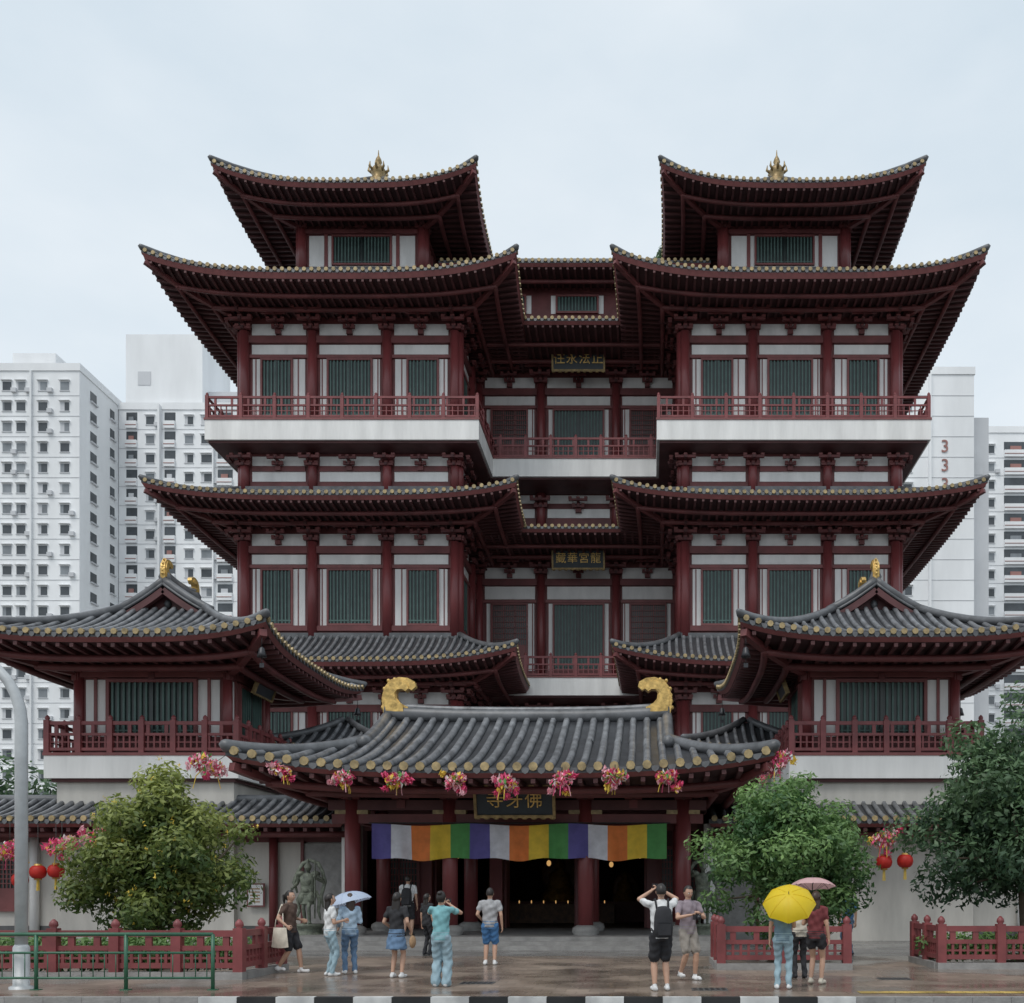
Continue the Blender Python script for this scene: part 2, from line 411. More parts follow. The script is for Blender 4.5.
def tower(cx, nm):
    T = MB(); R = MB(); W = MB()
    cy = TD
    W.box(cx-5.6, cx+5.6, cy-5.6, cy+5.6, 0, 34.2, 'red_wall')
    roof(T, R, cx, cy, 7.1, 7.1, 40.95, .95, .2, .35, .35, 45.6, 3.6, 3.6, 40.7, ft=.35, p=3.2)
    roof(T, R, cx, cy, 9.65, 9.65, 34.45, .95, .2, 3.9, 3.9, 37.8, 6., 6., 34.0, ft=.4)
    roof(T, R, cx, cy, 9.65, 9.65, 22.72, .6, .2, 6.2, 6.2, 24.15, 6., 6., 22.2, ft=.35)
    roof(T, R, cx, cy, 9.65, 9.65, 13.95, .75, .2, 6.2, 6.2, 16.0, 6., 6., 13.3, ft=.35)
    T.lathe((cx, cy, 45.6), [(.5, 0), (.62, .15), (.35, .3), (.42, .6), (.5, .8), (.3, 1.1), (.14, 1.25), (.22, 1.4), (.16, 1.6), (.05, 1.8), (.02, 2.15)], 12, 'gold_dull')
    for k in range(8):
        a = k*pi/4; T.tube([(cx+cos(a)*.35, cy+sin(a)*.35, 46.3), (cx+cos(a)*.62, cy+sin(a)*.62, 46.5), (cx+cos(a)*.58, cy+sin(a)*.58, 46.8)], [.09, .08, .02], 6, 'gold_dull')
    for h, z in ((3.75, 37.8), (6.12, 24.1), (6.12, 15.9)):
        for sd in 'FRL': T.fbox(frame(sd, cx, cy, h), -h+(.0 if sd == 'F' else .12), h-(.0 if sd == 'F' else .12), -.1, .2 if sd == 'F' else .19, z, z+.28, 'tile_hip')
    W.box(cx-7.5, cx+7.5, cy-7.6, cy+7.6, 26.42, 27.5, 'white_slab')
    W.box(cx-7.54, cx+7.54, cy-7.64, cy+7.64, 27.501, 27.62, 'red_frame')
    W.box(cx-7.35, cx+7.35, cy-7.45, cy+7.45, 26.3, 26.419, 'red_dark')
    for sd in 'FRL':
        F = frame(sd, cx, cy, 6.0); F0 = frame(sd, cx, cy, 3.6)
        c3 = [-5.9, -2.1, 2.1, 5.9]
        wn = [(-4.1, 1.6, 'bar'), (0, 2.35, 'bar'), (4.1, 1.6, 'bar')]
        W.fbox(F0, -3.5, 3.5, -.3, 0, 37.7, 40.8, 'red_wall')
        W.fbox(F0, -3.1, 3.1, 0, .03, 38.3, 40.1, 'white_panel')
        window(W, F0, 0, 3.3, 38.45, 40.0)
        W.fbox(F0, -3.5, 3.5, 0, .18, 40.16, 40.4, 'red_wall')
        for u in (-3.5, 3.5): W.tube([F0(u, .05, 37.7), F0(u, .05, 40.8)], .27, 10, 'red_col')
        for u in (-2.1, 2.1): W.fbox(F0, u-.1, u+.1, 0, .1, 38.2, 40.16, 'red_frame')
        for u in (-3.5, 0, 3.5): bracket(R, F0, u, 40.3, 2, .8)
        facade(W, R, F, c3, 27.62, 34.0, wn, zw0=28.3)
        FB = frame(sd, cx, cy, 7.6 if sd == 'F' else 7.5)
        e = (1, 1) if sd == 'F' else ((0, 1) if sd == 'R' else (1, 0))
        rail(W, FB, -7.4 if sd == 'F' else -7.5, 7.4 if sd == 'F' else 7.5, -.1, 27.62, 1.15, 1.9, ends=e)
        W.fbox(F, -5.9, 5.9, -.3, 0, 24.0, 26.3, 'red_wall')
        for i in range(3):
            a, b = c3[i]+.4, c3[i+1]-.4
            W.fbox(F, a, b, 0, .03, 25.62, 26.15, 'white_panel'); W.fbox(F, a, b, 0, .03, 24.75, 25.3, 'white_panel')
            W.fbox(F, a, b, 0, .1, 25.3, 25.6, 'red_wall')
            bracket(R, F, (a+b)/2, 25.45, 2, .75)
        for u in c3: W.tube([F(u, .1, 24.1), F(u, .1, 26.2)], .26, 10, 'red_col'); bracket(R, F, u, 25.4, 2, .9)
        facade(W, R, F, c3, 16.0, 22.2, wn, zw0=16.75)
        facade(W, R, F, c3, 7.2, 13.3, wn, zw0=9.9, zw1=12.0, rows=1)
        W.fbox(F, -5.9, 5.9, -.3, -.0, 0, 7.2, 'beige_wall')
    T.build(nm+'_roof_tiles', TEMPLE); R.build(nm+'_eaves_brackets', TEMPLE); W.build(nm+'_walls', TEMPLE)
tower(TXL, 'west_tower'); tower(TXR, 'east_tower')

# central recessed block
T = MB(); R = MB(); W = MB()
CB = 63.6
FC = frame('F', AX, CB, 0)
W.box(AX-6.3, AX+6.3, CB+.35, CB+9, 0, 36, 'red_wall')
def strip(ze, zt, yo, yt, zs, hx=6.4, lines='F'):
    roof(T, R, AX, CB, hx, CB-yo, ze, 0, 0, hx, CB-yt, zt, hx, 0.0, zs, sides='F', straight=True, hips=False, lines=lines)
strip(34.5, 35.9, 58.6, 61.6, 34.0); strip(22.6, 24.1, 58.6, 63.4, 22.2)
strip(38.8, 40.6, 60.2, 63.5, 38.5, 8)
roof(T, R, AX, 68, 8, 4.5, 38.8, 0, 0, 8, 0.1, 40.9, 8, 3, 38.4, sides='B', straight=True, hips=False, lines='')
T.tube([(AX-8, 63.6, 40.75), (AX+8, 63.6, 40.75)], .25, 8, 'tile_hip')
W.fbox(FC, -6.2, 6.2, -.3, 1.9, 35.4, 36.1, 'red_wall'); W.fbox(FC, -6.1, 6.1, -.3, 1.2, 36.1, 38.5, 'red_wall')
FT = frame('F', AX, CB-1.2, 0)
for u in (-4.4, 0, 4.4):
    W.fbox(FT, u-1.6, u+1.6, 0, .03, 36.9, 38.0, 'white_panel'); window(W, FT, u, 2.4, 37.0, 37.9)
cc = [-6.2, -2.33, 2.33, 6.2]
wc = [(-4.3, 2.1, 'door'), (0, 3.0, 'bar'), (4.3, 2.1, 'door')]
facade(W, R, FC, cc, 27.6, 34.0, wc, zw0=28.2)
facade(W, R, FC, cc, 14.6, 22.2, wc, zw0=15.5, zw1=19.6)
facade(W, R, FC, cc, 0, 13.2, wc, zw0=7, zw1=11)
W.fbox(FC, -6.2, 6.2, -.3, 0, 24.0, 27.4, 'red_wall')
for i in range(3):
    a, b = cc[i]+.4, cc[i+1]-.4
    W.fbox(FC, a, b, 0, .03, 25.8, 26.3, 'white_panel'); W.fbox(FC, a, b, 0, .03, 24.9, 25.45, 'white_panel')
    bracket(R, FC, (a+b)/2, 25.3, 2, .9)
for u in cc: W.tube([FC(u, .1, 24.1), FC(u, .1, 26.4)], .3, 10, 'red_col'); bracket(R, FC, u, 25.3, 2, .95)
for z0 in (26.44, 13.4):
    W.fbox(FC, -6.1, 6.1, 0.01, 2.6, z0, z0+1.05, 'white_slab'); W.fbox(FC, -6.1, 6.1, 0.01, 2.64, z0+1.051, z0+1.155, 'red_frame')
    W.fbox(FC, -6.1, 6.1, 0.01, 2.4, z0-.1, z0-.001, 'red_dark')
    rail(W, FC, -6.0, 6.0, 2.45, z0+1.156, 1.15, 1.6)
plaque(TEMPLE, AX+.1, 61.8, 33.85, 3.0, 1.15, '住永法正', sc=.62); plaque(TEMPLE, AX+.1, 61.8, 21.8, 3.0, 1.05, '藏華宮龍', sc=.62)
T.build('centre_roof_tiles', TEMPLE); R.build('centre_eaves_brackets', TEMPLE); W.build('centre_walls', TEMPLE)

# side pavilions
def pavilion(cx, nm):
    T = MB(); R = MB(); W = MB(); cy = 37.0
    roof(T, R, cx, cy+.3, 4.95, 5.25, 9.78, .42, .2, 1.35, 1.15, 11.62, 2.6, 2.0, 9.35, sp=.34, r=.09, ft=.28, lines='FRLB', q=.6)
    gable(T, R, cx, cy+.3, 'y', 1.25, 1.4, 11.58, 12.5, sp=.34, r=.09, chi=.6, gm='tile_hip')
    for sd in 'FRLB':
        o, h = (1.75, 2.6) if sd in 'FB' else (2.6, 1.75)
        F = frame(sd, cx, cy, o); hh = h-(.0 if sd in 'FB' else .21)
        W.fbox(F, -hh, hh, -.2, 0, 6.36, 9.4, 'red_wall')
        W.fbox(F, -h+.3, h-.3, 0, .03, 7.0, 8.95, 'white_panel')
        W.fbox(F, -hh, hh, 0, .14, 9.02, 9.3, 'red_frame')
        window(W, F, 0, 2.9 if sd in 'FB' else 2.0, 7.1, 8.85)
        if sd in 'FB':
            for u in (-h+.05, h-.05): W.tube([F(u, 0, 6.3), F(u, 0, 9.4)], .17, 12, 'red_col')
        for t in (-.75, .75):
            W.fbox(F, h*t-.05, h*t+.05, 0, .09, 6.9, 9, 'red_frame')
        for u in (-h, 0, h): bracket(R, F, u, 9.05, 2, .55)
        ob, hb = (2.6, 3.27) if sd in 'FB' else (3.27, 2.6)
        FB = frame(sd, cx, cy, ob)
        rail(W, FB, -hb+.08, hb-.08, -.08, 6.34, 1.0, 1.1, bal=.2, ends=(1, 1) if sd in 'FB' else (0, 0))
    W.box(cx-3.0, cx+3.0, cy-2.3, cy+2.3, 0, 5.37, 'beige_wall')
    W.box(cx-3.27, cx+3.27, cy-2.6, cy+2.6, 5.48, 6.24, 'white_slab')
    W.box(cx-3.3, cx+3.3, cy-2.63, cy+2.63, 6.241, 6.34, 'red_frame')
    W.box(cx-3.1, cx+3.1, cy-2.45, cy+2.45, 5.371, 5.479, 'red_dark')
    for sx in (-1, 1):
        for sy in (-1, 1):
            c = (cx+sx*4.95, cy+.3+sy*5.25, 9.3)
            R.tube([(c[0], c[1], c[2]+.5), c], .012, 5, 'metal_dark')
            R.lathe(c, [(.03, .02), (.09, -.03), (.12, -.18), (.16, -.3), (.0, -.29)], 10, 'metal_dark')
            R.tube([(c[0], c[1], c[2]-.28), (c[0], c[1], c[2]-.5)], .01, 5, 'metal_dark'); R.box(c[0]-.07, c[0]+.07, c[1]-.005, c[1]+.005, c[2]-.62, c[2]-.48, 'metal_dark')
    T.build(nm+'_roof_tiles', TEMPLE); R.build(nm+'_eaves', TEMPLE); W.build(nm+'_walls', TEMPLE)
PL, PR = -17.1, 7.95
pavilion(PL, 'west_pavilion'); pavilion(PR, 'east_pavilion')
plaque(TEMPLE, PL+3.2, 37.0, 8.95, 1.6, .5, None, .35, pi/2); plaque(TEMPLE, PR-3.2, 37.0, 8.95, 1.6, .5, None, .35, -pi/2)

# low wings with tiled lean-to roofs
def wing(x0, x1, nm, doors):
    T = MB(); R = MB(); W = MB(); cx = (x0+x1)/2; h = (x1-x0)/2
    roof(T, R, cx, 37, h, 4.0, 4.0, 0, 0, h, 2.05, 4.75, h, 2.0, 3.9, sp=.34, r=.09, sides='F', straight=True, hips=False, ft=.25, lines='F')
    W.box(x0, x1, 35.0, 35.3, 0, 4.0, 'beige_wall'); W.box(x0, x1, 34.97, 34.999, 0, .5, 'stone_dark')
    W.box(x0, x1, 34.9, 34.999, 3.35, 3.6, 'red_wall')
    T.tube([(x0, 35.05, 4.82), (x1, 35.05, 4.82)], .16, 8, 'tile_hip')
    n = max(2, int((x1-x0)/2.6)); st = (x1-x0-.4)/n
    F = frame('F', 0, 35.0, 0)
    for i in range(n+1):
        W.tube([(x0+.2+st*i, 34.85, 0), (x0+.2+st*i, 34.85, 3.9)], .15, 10, 'red_col' if i % 2 else 'white_slab')
    for i in doors:
        u = x0+.2+st*(i+.5); window(W, F, u, 1.5, 1.1, 2.9, 'door')
    T.build(nm+'_roof_tiles', TEMPLE); R.build(nm+'_eaves', TEMPLE); W.build(nm+'_walls', TEMPLE)
wing(-32, -9.9, 'west_wing', (0, 1, 2, 3)); wing(1.9, 26, 'east_wing', (4, 5, 6, 7))
T = MB(); R = MB(); W = MB()
for cx in (-12.3, 3.9):
    roof(T, R, cx, 44, 2.5, 5.0, 7.2, .2, .1, .1, 2.6, 8.5, 1.6, 4, 7.0, sp=.34, r=.09, sides='FRLB')
    W.box(cx-1.6, cx+1.6, 40, 48, 0, 7.0, 'beige_wall')
W.box(-10.6, 2.2, 49.7, 57.2, 0, 6.2, 'beige_wall'); W.box(-10.65, 2.25, 38.6, 57.3, 6.201, 6.5, 'tile_hip')
for a, b in ((-11.75, -10.25), (2.1, 3.6)):
    W.box(a, b, 34.80, 34.96, .0, 3.3, 'stone'); 
    for x in (a-.1, b): W.box(x, x+.1, 34.72, 34.97, 0, 3.4, 'red_wall')
for x in (-10.05, 1.95): W.box(x-.16, x+.16, 33.9, 34.2, 0, 3.9, 'white_slab')
# ---- entrance porch
PX = -4.0
roof(T, R, PX, 33.4, 7.15, 5.9, 4.98, .45, .18, 4.55, 2.4, 6.15, 5.3, 2.6, 4.75, sp=.43, r=.115, ft=.26, q=.35, lines='FRLB')
gable(T, R, PX, 33.4, 'x', 4.55, 2.45, 6.12, 7.25, sp=.43, r=.115, chi=1.0, gm='gold_dull')
FP = frame('F', PX, 31.0, 0)
us = (-5.0, -2.05, 2.05, 5.0)
W.box(PX-6.4, PX+6.2, 29.6, 36.99, 0, .35, 'stone'); W.box(PX-6.0, PX+6.0, 29.25, 29.599, 0, .235, 'stone'); W.box(PX-5.9, PX+5.9, 28.9, 29.249, 0, .118, 'stone')
W.box(-10.5, 2.5, 37.0, 49.6, 0, .349, 'stone_dark')
for yy in (31.0, 34.6):
    for u in us:
        W.tube([(PX+u, yy, .35), (PX+u, yy, 4.5)], .235, 18, 'red_col')
        W.lathe((PX+u, yy, .35), [(.36, 0), (.42, .1), (.40, .22), (.26, .3)], 16, 'stone')
    W.box(PX-5.6, PX+5.6, yy-.11, yy+.11, 3.72, 4.0, 'red_wall'); W.box(PX-5.7, PX+5.7, yy-.14, yy+.14, 4.12, 4.42, 'red_dark')
    for u in us: W.box(PX+u-.5, PX+u+.5, yy-.16, yy+.16, 4.0, 4.12, 'gold_tile')
for u in (-5, -2.05, 2.05, 5): W.box(PX+u-.12, PX+u+.12, 31.12, 34.48, 3.75, 3.98, 'red_wall')
for u in (-5, -3.5, -2.05, -.68, .68, 2.05, 3.5, 5): bracket(R, FP, u, 4.3, 2, .62)
for sd in 'RL':
    for t in (-1.5, 0, 1.5): bracket(R, frame(sd, PX, 32.8, 5.2), t, 4.3, 2, .62)
yh = 37.0
W.box(-9.9, -8.2, yh, yh+.3, .35, 4.9, 'red_dark'); W.box(.2, 1.9, yh, yh+.3, .35, 4.9, 'red_dark')
W.box(-8.199, .199, yh, yh+.3, 3.3, 4.9, 'red_dark')
for k in range(16): W.box(-8.0+k*.51, -7.62+k*.51, yh-.04, yh-.001, 3.4, 3.68, 'gold_dull')
for x in (-8.1, -5.55, -2.45, .1): W.box(x-.22, x+.22, yh-.06, yh+.36, .35, 3.3, 'red_col')
for x in (-8.1, -5.55, -2.45):
    for k in (0, 1):
        xx = x+.27 if k == 0 else (x+(2.55 if x != -5.55 else 3.1))-.27
        W.box(xx-.04, xx+.04, yh+.4, yh+1.3, .35, 3.25, 'red_frame')
for x in (-9.05, 1.05):
    window(W, frame('F', 0, yh, 0), x, 1.3, .6, 3.2, 'door')
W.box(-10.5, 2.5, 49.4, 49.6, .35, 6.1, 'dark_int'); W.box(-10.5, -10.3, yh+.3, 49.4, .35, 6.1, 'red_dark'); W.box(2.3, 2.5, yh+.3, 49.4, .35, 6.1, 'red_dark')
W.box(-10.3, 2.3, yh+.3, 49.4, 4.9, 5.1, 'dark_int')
W.box(-8.5, .5, 44.5, 46.0, .35, 1.25, 'red_dark'); W.box(-6.5, -1.5, 43.3, 44.2, .35, 1.15, 'warm_int')
for x in (-6.9, -4.0, -1.1):
    s = 1.1 if x == -4.0 else .75
    W.lathe((x, 45.2, 1.25), [(.7*s, 0), (.75*s, .2*s), (.6*s, .4*s), (.42*s, .8*s), (.46*s, 1.05*s), (.16*s, 1.25*s), (.2*s, 1.45*s), (.05, 1.75*s)], 14, 'gold_int')
    W.lathe2((x, 45.9, 2.3*s), (.8*s, .1, 1.1*s), 'warm_int', 16, 10)
for i in range(7):
    x = -7.6+i*1.2; W.lathe2((x, 40.5+(i % 3)*.9, 3.1-(i % 2)*.3), (.09, .09, .12), 'lamp_glow', 8, 6)
for i in range(9): W.lathe2((-6.1+i*.52, 43.7, 1.24), (.025, .025, .07), 'lamp_glow', 6, 5)
T.build('porch_roof_tiles', TEMPLE); R.build('porch_eaves_brackets', TEMPLE); W.build('porch_walls_columns', TEMPLE)
plaque(TEMPLE, PX+.07, 29.7, 4.30, 2.2, .84, '寺牙佛', .3, 0, .62)

# wall notice boards
M = MB()
M.box(-13.7, -13.1, 34.80, 34.85, 1.15, 1.95, 'red_frame'); M.box(-13.65, -13.15, 34.78, 34.799, 1.2, 1.9, 'white_panel')
for k in range(5): M.box(-13.58, -13.25, 34.772, 34.779, 1.3+k*.11, 1.34+k*.11, 'c_tan')
M.build('notice_board')

# ---- buddhist banner
B = MB(); cs = ['ban_blue', 'ban_white', 'ban_orange', 'ban_yellow', 'ban_green']
x0, x1 = -8.33, .5; n = 15; st = (x1-x0)/n
for i in range(n):
    def Pb(a, b, i=i):
        x = x0+st*(i+a); t = x*2.6
        sag = .07*sin((x-x0)/(x1-x0)*3*pi)**2
        return (x, 30.64+.08*sin(t*2.3)*(.3+b)+.05*sin(t*5+1)*b, 3.70-sag-1.03*b-.03*sin(t*1.7)*b)
    B.grid(Pb, 8, 8, cs[i % 5])
B.tube([(x0-.1, 30.7, 3.72), (x1+.1, 30.7, 3.72)], .02, 6, 'wire')
B.build('buddhist_banner')

# ---- hanging flower clusters, lanterns
def petals(M, c, rx, ry, rz, n, mats, sz=.09, slant=0.):
    for _ in range(n):
        while True:
            p = Vector((random.uniform(-1, 1), random.uniform(-1, 1), random.uniform(-1, 1)))
            if p.length < 1: break
        q = Vector((c[0]+p.x*rx, c[1]+p.y*ry, c[2]+p.z*rz+p.x*slant*rx))
        R3 = Matrix.Rotation(random.uniform(0, 6.28), 3, 'Z') @ Matrix.Rotation(random.uniform(0, 3.1), 3, 'X')
        s = sz*random.uniform(.6, 1.3)
        vs = [q+R3 @ Vector(v)*s for v in ((0, -1, 0), (.55, 0, .2), (0, 1.0, -.15), (-.55, 0, .2))]
        M.add([tuple(v) for v in vs], [(0, 1, 2, 3)], random.choice(mats))
def flower(x, y, z, ztop, sc=1., slant=0.):
    M = MB()
    M.tube([(x, y, ztop), (x, y, z+.1)], .012, 5, 'wire')
    petals(M, (x, y, z), .34*sc, .22*sc, .22*sc, int(200*sc), ['pink', 'pink', 'pink', 'pinklight', 'pinklight', 'petal_yellow', 'petal_white', 'petal_green'], .08, slant)
    for k in range(6):
        petals(M, (x+random.uniform(-.38, .38)*sc, y, z+random.uniform(-.36, .2)*sc), .10*sc, .1*sc, .10*sc, 24, [random.choice(['pink', 'pinklight', 'petal_yellow', 'pink'])], .07)
    for k in range(3):
        a = random.uniform(0, 6.28); M.tube([(x, y, z), (x+.2*cos(a)*sc, y+.15*sin(a), z-.2*sc), (x+.26*cos(a)*sc, y+.2*sin(a), z-.45*sc)], [.02, .015, .01], 4, random.choice(['pink', 'petal_yellow', 'pinklight']))
    M.build('flower_lantern')
for px, zc, sl in ((280, 4.92, -.4), (343, 4.70, .1), (397, 4.66, .1), (455, 4.64, .2), (506, 4.56, -.2), (562, 4.66, .2), (615, 4.72, .1), (667, 4.74, .1)):
    flower((px-650)/37.4, 27.42, zc, zc+.34, .95+random.uniform(-.1, .12), sl)
flower(-11.9, 27.5, 5.05, 5.3, 1.4, -.4); flower(3.4, 27.6, 5.1, 5.45, 1.25, .6)
M = MB()
for a, b in (((-11.3, 27.5, 5.4), (-13.85, 34.3, 6.3)), ((3.3, 27.5, 5.45), (4.9, 34.3, 6.3)), ((-11.3, 27.5, 5.4), (-12.3, 27.5, 5.2))):
    A = Vector(a); C = Vector(b); M.tube([A.lerp(C, t/8)-Vector((0, 0, .2*sin(pi*t/8))) for t in range(9)], .008, 4, 'wire')
M.build('hanging_wire')
def lantern(x, y, z, ztop):
    M = MB(); M.tube([(x, y, ztop), (x, y, z)], .01, 5, 'wire')
    vs = []; fs = []; n = 24
    prof = [(.09, .21), (.17, .19), (.235, .12), (.26, 0), (.235, -.12), (.17, -.19), (.09, -.21)]
    for pr, pz in prof:
        for k in range(n):
            rr = pr*(1 if k % 2 else .95); vs.append((x+rr*cos(2*pi*k/n), y+rr*sin(2*pi*k/n), z+pz))
    for i in range(len(prof)-1):
        for k in range(n): fs.append((i*n+k, i*n+(k+1) % n, (i+1)*n+(k+1) % n, (i+1)*n+k))
    M.add(vs, fs, 'lantern_red', True)
    M.lathe((x, y, z), [(.11, .20), (.11, .26)], 12, 'gold'); M.lathe((x, y, z), [(.11, -.26), (.11, -.20)], 12, 'gold')
    for k in range(6): M.tube([(x+.03*cos(k), y+.03*sin(k), z-.26), (x+.04*cos(k), y+.04*sin(k), z-.6)], .012, 4, 'petal_yellow')
    M.build('red_lantern')
for px, py, D in ((38, 872, 32.8), (56, 871, 32.9), (20, 880, 32.8), (884, 862, 32.8), (905, 861, 32.9)):
    s = 1024/D; lantern((px-650)/s, D, 1.62+(893-py)/s, 3.9)
for px, py, D in ((62, 846, 32.6), (98, 838, 32.6), (885, 838, 32.6), (10, 850, 32.6)):
    s = 1024/D; flower((px-650)/s, D, 1.62+(893-py)/s, 3.9, 1.4, .3)

# ------------------------------------------------------------------ ground
def sheet(name, x0, x1, y0, y1, z, m, thick=0):
    M = MB()
    if thick: M.box(x0, x1, y0, y1, z-thick, z, m)
    else: M.add([(x0, y0, z), (x1, y0, z), (x1, y1, z), (x0, y1, z)], [(0, 1, 2, 3)], m)
    return M.build(name)
sheet('ground', -900, 900, -300, 1500, -.14, 'g_ground')
sheet('road', -200, 200, -4, 15.86, -.12, 'g_asphalt')
sheet('pavement', -200, 200, 16.0, 26.3, 0, 'g_paving', .13)
sheet('forecourt_paving', -60, 60, 26.301, 60, .0, 'g_forecourt', .129)
M = MB()
x = -40.; i = 0
while x < 40:
    painted = -7.2 < x < 3.2
    M.box(x, x+.595, 15.86, 15.999, -.13, .006, ('g_kerbw' if i % 2 else 'g_kerbb') if painted else 'stone')
    x += .6; i += 1
M.build('kerb')
M = MB(); M.add([(3.4, 16.5, .005), (12, 16.5, .005), (12, 16.85, .005), (3.4, 16.85, .005)], [(0, 1, 2, 3)], 'g_tactile')
for i in range(28):
    M.box(3.4+i*.3+.04, 3.4+i*.3+.26, 16.53, 16.57, .006, .012, 'g_tactile'); M.box(3.4+i*.3+.04, 3.4+i*.3+.26, 16.7, 16.74, .006, .012, 'g_tactile')
M.build('tactile_paving')
M = MB()
for yy in (15.5, 15.3): M.add([(-40, yy, -.115), (-7.3, yy, -.115), (-7.3, yy+.1, -.115), (-40, yy+.1, -.115)], [(0, 1, 2, 3)], 'g_tactile')
M.build('road_marking')
M = MB()
for x, y in ((-3.1, 18.4), (1.0, 17.2), (4.6, 19.3)):
    M.box(x-.3, x+.3, y-.22, y+.22, .001, .008, 'stone_dark')
    for k in range(6): M.box(x-.27+k*.095, x-.21+k*.095, y-.19, y+.19, .0081, .012, 'metal_dark')
M.build('drain_cover')
# ------------------------------------------------------------------ fences
def redfence(name, x0, x1, y, ret=None):
    M = MB(); F = frame('F', 0, y, 0)
    M.fbox(F, x0-.1, x1+.1, -.12, .12, 0, .14, 'stone')
    rail(M, F, x0, x1, 0, .14, .72, 1.25, 'red_rail', bal=.16)
    if ret:
        G = lambda u, w, z: ((x1 if ret > 0 else x0)+w, y+u, z)
        rail(M, G, 0, 2.2, 0, .14, .72, 1.1, 'red_rail', bal=.16, ends=(0, 1)); M.fbox(G, 0.121, 2.3, -.12, .12, 0, .139, 'stone')
    M.build(name)
redfence('red_fence', -13.5, -7.7, 19.2, 1); redfence('red_fence', 1.5, 4.15, 21.6, -1); redfence('red_fence', 6.2, 12.5, 21.8, -1)
M = MB()
for x in (-13.2, -11.75, -10.25, -8.75, -7.3):
    M.tube([(x, 17.1, 0), (x, 17.1, .93)], .032, 10, 'green_paint'); M.box(x-.07, x+.07, 17.03, 17.17, 0.001, .015, 'green_paint')
for z, r in ((.93, .032), (.62, .02), (.2, .02)): M.tube([(-13.2, 17.1, z), (-7.3, 17.1, z)], r, 8, 'green_paint')
x = -13.1
while x < -7.4: M.tube([(x, 17.1, .2), (x, 17.1, .62)], .009, 6, 'green_paint'); x += .19
M.build('green_railing')
M = MB()
pts = [(-10.62, 17.3, 0), (-10.62, 17.3, 4.5)]+[(-10.62-1.3*(1-cos(t)), 17.3, 4.5+1.25*sin(t)) for t in [i*pi/2/8 for i in range(1, 9)]]+[(-12.67, 17.3, 5.8)]
M.tube(pts, [.10]*2+[.092-.003*i for i in range(8)]+[.06], 14, 'pole_grey'); M.lathe((-10.62, 17.3, 0), [(.19, 0), (.19, .04), (.13, .06), (.13, .7), (.10, .75)], 14, 'pole_grey')
M.lathe2((-13.07, 17.3, 5.78), (.5, .16, .1), 'pole_grey', 14, 8)
M.build('street_lamp')

